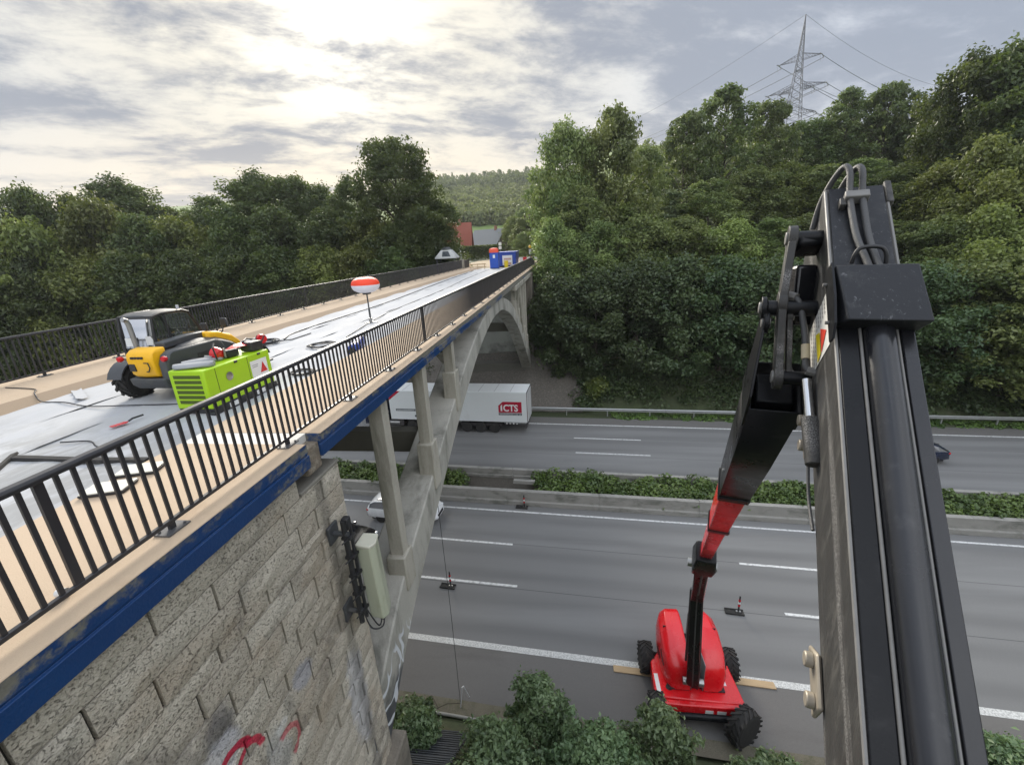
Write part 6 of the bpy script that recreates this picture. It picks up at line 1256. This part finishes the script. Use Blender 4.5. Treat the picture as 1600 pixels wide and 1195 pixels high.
# wooden pole and timber by the hedge
wpo = thing('gate_post', 'white gate post in front of the hedge', 'post', (-20.2, 86, zg(-20, 86))); obj('post', MB().box(-.12, .12, -.12, .12, 0, 2.6), WHITEP, wpo); obj('cap', MB().box(-.16, .16, -.16, .16, 2.6, 2.68), WHITEP, wpo)

def house(name, label, x, y, L, W, eave, ridge, roofm, wallm, rz, hip=False):
    t = thing(name, label, 'house', (x, y, G(x, y) - .2), rz)
    wl = obj('wall', MB().prism([(-W / 2, 0), (W / 2, 0), (W / 2, eave), (0, ridge - .15), (-W / 2, eave)], (-L / 2, 0, 0), (0, 1, 0), (0, 0, 1), (1, 0, 0), L), wallm, t)
    ov = .5; sl = (ridge - eave) / (W / 2)
    for s in (-1, 1):
        P = lambda xx, dd, up: Vector((xx, s * dd, ridge - sl * dd + up))
        rf = obj('roof', MB().add([P(-L / 2 - ov, 0, 0), P(L / 2 + ov, 0, 0), P(L / 2 + ov, W / 2 + ov, 0), P(-L / 2 - ov, W / 2 + ov, 0), P(-L / 2 - ov, 0, .14), P(L / 2 + ov, 0, .14), P(L / 2 + ov, W / 2 + ov, .14), P(-L / 2 - ov, W / 2 + ov, .14)], [(0, 1, 2, 3), (7, 6, 5, 4), (0, 1, 5, 4), (1, 2, 6, 5), (2, 3, 7, 6), (3, 0, 4, 7)]), roofm, t)
        obj('gutter', MB().cyl(P(-L / 2 - ov, W / 2 + ov + .05, .05), P(L / 2 + ov, W / 2 + ov + .05, .05), .07, n=8), STEEL, rf)
    obj('chimney', MB().box(L * .2, L * .2 + .6, -.5, .1, ridge - .6, ridge + .9), M('chimney_brick', (.25, .12, .08), .9), t)
    for k in range(3):
        for s in (-1, 1):
            w_ = obj('window', MB().box(-L / 2 + 1.6 + k * 2.6, -L / 2 + 2.8 + k * 2.6, s * W / 2 - .05, s * W / 2 + .05, 1.0, 2.3), CARGLASS, wl); obj('frame', MB().box(-L / 2 + 1.5 + k * 2.6, -L / 2 + 2.9 + k * 2.6, s * W / 2 - .03, s * W / 2 + .03, .9, 2.4), WHITEP, w_)
    obj('door', MB().box(-L / 2 - .05, -L / 2 + .02, -.5, .5, 0, 2.1), M('door_brown', (.12, .07, .04), .6), wl)
    return t
tile = M('roof_tile_red', (.24, .07, .045), .85, var=.3, scale=2.5, stretch=(1, 1, 4), bump=.6, bscale=9); slate = M('roof_slate', (.17, .18, .18), .8, var=.2, scale=2, stretch=(1, 1, 4), bump=.4, bscale=9)
render_w = M('render_white', (.6, .58, .53), .9, var=.1); brickd = M('brick_dark', (.13, .09, .07), .9, var=.3, scale=3)
house('village_house', 'house with steep red tiled roof behind the hedge', -27.6, 110, 9., 8.5, 3.2, 8.6, tile, render_w, rad(8)); house('village_house', 'low house with grey slate roof behind the hedge', -20.6, 125, 9.5, 8., 3.0, 6.6, slate, brickd, rad(-26))
# clipped hedge in front of the houses
rgh = np.random.default_rng(40); n_ = 9000; P_ = np.stack([rgh.uniform(-24.5, -12.5, n_), rgh.uniform(93, 95, n_), rgh.uniform(0, 1, n_) ** .6 * 2.9], 1); P_[:, 2] += 13.9; P_[:, 0] += .0
hd = thing('clipped_hedge', 'tall dark green clipped hedge in front of the houses', 'hedge', (-18, 94, 13.9)); P_ -= np.array([-18, 94, 13.9])
put('foliage', leaf_mesh('foliage', leaf_arrays(P_, rgh.normal(size=(n_, 3)) + np.array([0, -.6, .3]), .30, rgh), LM['dark'], rgh), hd); obj('stem', MB().cyl((-3, 0, -.3), (-3, 0, 2.2), .06).cyl((3, 0, -.3), (3, 0, 2.2), .06), BARK, hd)
# garden and village trees
for i, (x, y, zt, R, k, lab) in enumerate([(-9.5, 104, 5.6, 3.0, 'mid', 'round green garden tree right of the grey-roofed house'), (-13.4, 118, 6.5, 2.9, 'olive', 'yellowish garden tree behind the skip container'), (-4.2, 92, 3.0, 2.4, 'pale', 'pale bushy tree behind the red and white barrier'), (-8.0, 92, 2.2, 2.0, 'mid', 'small green tree just behind the skip container'), (-1.5, 78, 3.5, 2.6, 'mid', 'green tree at the roadside beyond the yellow lamp'), (-29.5, 96, 4.0, 2.6, 'mid', 'tree left of the red-roofed house'), (-10.8, 128, 9.2, 3.2, 'mid', 'taller tree behind the garden trees'), (-2.0, 96, 9.5, 4.0, 'olive', 'tree standing behind the right end of the bridge road'), (-4.5, 112, 10.5, 3.8, 'mid', 'tree in the gap between village and right-hand wood')]):
    tree('garden_tree', lab, k, x, y, H + zt, R, 'village trees')
cp = VAR['mid'][1]; VAR['copper'] = [(cp[0], cp[1], cp[2].copy(), cp[3])]; VAR['copper'][0][2].materials[0] = LM['copper']
tree('copper_tree', 'dark copper-leaved round tree behind the skip container', 'copper', -8.6, 108, H + 6.2, 2.9, 'village trees')
# far wooded hillside: reads as one mass
def far_wood():
    rng = np.random.default_rng(77); P = []; N = []; TI = []
    def one(x, y, h, R, tint, conif):
        z = G(x, y); m = 190; q = rng.uniform(.05, 1, m); a = rng.uniform(0, 6.283, m)
        pr = (1 - q) ** .8 if conif else np.sqrt(np.clip(1 - (1.7 * q - .75) ** 2, .02, 1))
        rr = R * pr * rng.uniform(.6, 1.1, m); P.append(np.stack([x + rr * np.cos(a), y + rr * np.sin(a), z + h * q], 1)); N.append(np.stack([np.cos(a), np.sin(a), rng.uniform(.1, 1., m)], 1) + rng.normal(0, .4, (m, 3))); TI.append(np.full(m, tint) + rng.normal(0, .08, m))
    for _ in range(900):
        y = rng.uniform(225, 430); x = rng.uniform(-.36, -.015) * y
        if rng.uniform() < .12: continue
        one(x, y, rng.uniform(6, 9), rng.uniform(2.2, 3.4), rng.uniform(.45, 1.), False)
    for _ in range(420):
        y = rng.uniform(420, 520); x = rng.uniform(-.42, .05) * y; one(x, y, rng.uniform(8, 14), rng.uniform(3., 4.8), rng.uniform(0, .4), rng.uniform() < .2)
    for _ in range(260):
        y = rng.uniform(100, 230); x = rng.uniform(.02, .75) * y + 6; one(x, y, rng.uniform(8, 14), rng.uniform(3, 4.5), rng.uniform(.2, .6), False)
    V = leaf_arrays(np.concatenate(P), np.concatenate(N), 1.25, rng, .8)
    o = put('far_wood', leaf_mesh('far_wood', V, LM['mid'], rng, np.concatenate(TI))); o['kind'] = 'stuff'; o['label'] = 'woodland covering the far hillsides'; o['category'] = 'wood'
far_wood()

# ---------------------------------------------------------------- lattice pylon with its lines
py_ = thing('power_pylon', 'tall lattice power pylon above the wooded hill', 'pylon', (96.5, 220, 46), rad(-38))
zin = M('zinc', (.10, .105, .115), .6, metal=.3, var=.15, scale=.3)
HT = 52.
def hw(z): return 3.4 * (1 - z / 38.) + .75 if z < 33 else max(.05, (.75 + 3.4 * (1 - 33 / 38.)) * (1 - (z - 33) / (HT - 33)))
mb = MB(); lv = list(np.arange(0, 33, 2.7)) + list(np.arange(33, HT - .5, 1.9)) + [HT]
crn = lambda z: [Vector((sx * hw(z), sy * hw(z), z)) for sx, sy in ((-1, -1), (1, -1), (1, 1), (-1, 1))]
for a, b in zip(lv[:-1], lv[1:]):
    ca, cb_ = crn(a), crn(b)
    for k in range(4): mb.cyl(ca[k], cb_[k], .11, n=4, cap=False)
obj('leg_angles', mb, zin, py_, smooth=0); mb = MB()
for a, b in zip(lv[:-1], lv[1:]):
    ca, cb_ = crn(a), crn(b)
    for k in range(4):
        q = (k + 1) % 4; mb.cyl(ca[k], cb_[q], .055, n=4, cap=False); mb.cyl(ca[q], cb_[k], .055, n=4, cap=False); mb.cyl(cb_[k], cb_[q], .05, n=4, cap=False)
obj('lattice', mb, zin, py_, smooth=0)
ARMS = [(36.5, 7.5), (26., 10.5), (25.5, 6.0), (16.5, 8.0)]; TIPS = []
mb = MB()
for z, ln in ARMS:
    for s in (-1, 1):
        tip = Vector((s * ln, 0, z + .2)); TIPS.append(tip); w_ = hw(z); w2 = hw(z + 2.2)
        top = [Vector((s * w2, sy * w2, z + 2.2)) for sy in (-1, 1)]; bot = [Vector((s * w_, sy * w_, z)) for sy in (-1, 1)]
        for p in top + bot: mb.cyl(p, tip, .075, n=4, cap=False)
        for q in np.linspace(.15, .85, 5):
            for k in (0, 1): mb.cyl(top[k].lerp(tip, q), bot[k].lerp(tip, q), .04, n=4, cap=False); mb.cyl(top[k].lerp(tip, q), bot[k].lerp(tip, min(1, q + .17)), .04, n=4, cap=False)
            mb.cyl(bot[0].lerp(tip, q), bot[1].lerp(tip, q), .04, n=4, cap=False)
        obj('cross_arm', mb, zin, py_, smooth=0); mb = MB()
ins = MB()
Rz = Matrix.Rotation(py_.rotation_euler.z, 4, 'Z')
lines = []
for tip in TIPS + [Vector((0, 0, HT))]:
    for s in (-1, 1):
        e = tip + Vector((0, s * 3.2, -.55)) if tip.z < HT - 1 else tip
        if tip.z < HT - 1:
            ins.cyl(tip, e, .14, n=6)
        wa = Matrix.Translation(py_.location) @ Rz @ e
        dirv = Rz @ Vector((0, s, 0)); far_e = (Vector((-8., 500, 163)) if s > 0 else Vector((262, 330, 62))) + (wa - py_.location) * (.9 if s > 0 else 1.); far_e.z = (70 if s > 0 else 48) + (wa.z - py_.location.z) * .8; lines.append((wa, far_e, tip.z > HT - 1))
    if tip.z < HT - 1: ins.tube([tip + Vector((0, q * 3.2, -.55 - 2.2 * (1 - q * q))) for q in np.linspace(-1, 1, 9)], .035, 4)
obj('insulators', ins, M('insulator_brown', (.16, .15, .15), .4), py_)
for i, (a, b, earth) in enumerate(lines):
    pts = []
    for q in np.linspace(0, 1, 26):
        p = a.lerp(b, q); p.z -= 9. * 4 * q * (1 - q); pts.append(p)
    inv_ = (Matrix.Translation(py_.location) @ Rz).inverted()
    obj('power_line', MB().tube([inv_ @ p for p in pts], .06 if earth else .11, 4), M('cable_grey', (.16, .165, .18), .6), py_)
# slim radio mast behind the layered tree
ms = thing('radio_mast', 'thin radio mast on the skyline right of the layered tree', 'mast', (-49.5, 150, G(-49.5, 150))); obj('mast', MB().cyl((0, 0, 0), (0, 0, 34), .16, .06, 6), zin, ms); obj('antenna', MB().cyl((-.1, 0, 24), (.9, 0, 24), .04, n=4).cyl((-.1, 0, 30), (.6, 0, 30), .04, n=4), zin, ms)

# ---------------------------------------------------------------- evening air
hm_ = bpy.data.materials.new('haze'); hm_.use_nodes = True; Th = NT(hm_.node_tree); Th.N.clear(); ho = Th.n('ShaderNodeOutputMaterial')
Th.L.new(Th.n('ShaderNodeVolumePrincipled', {'Color': (.86, .90, .95, 1), 'Density': .0002, 'Anisotropy': .3}).outputs[0], ho.inputs['Volume'])
hz_ = obj('haze', MB().box(-950, 950, -120, 1400, -2, 190), hm_, smooth=0); hz_['kind'] = 'stuff'
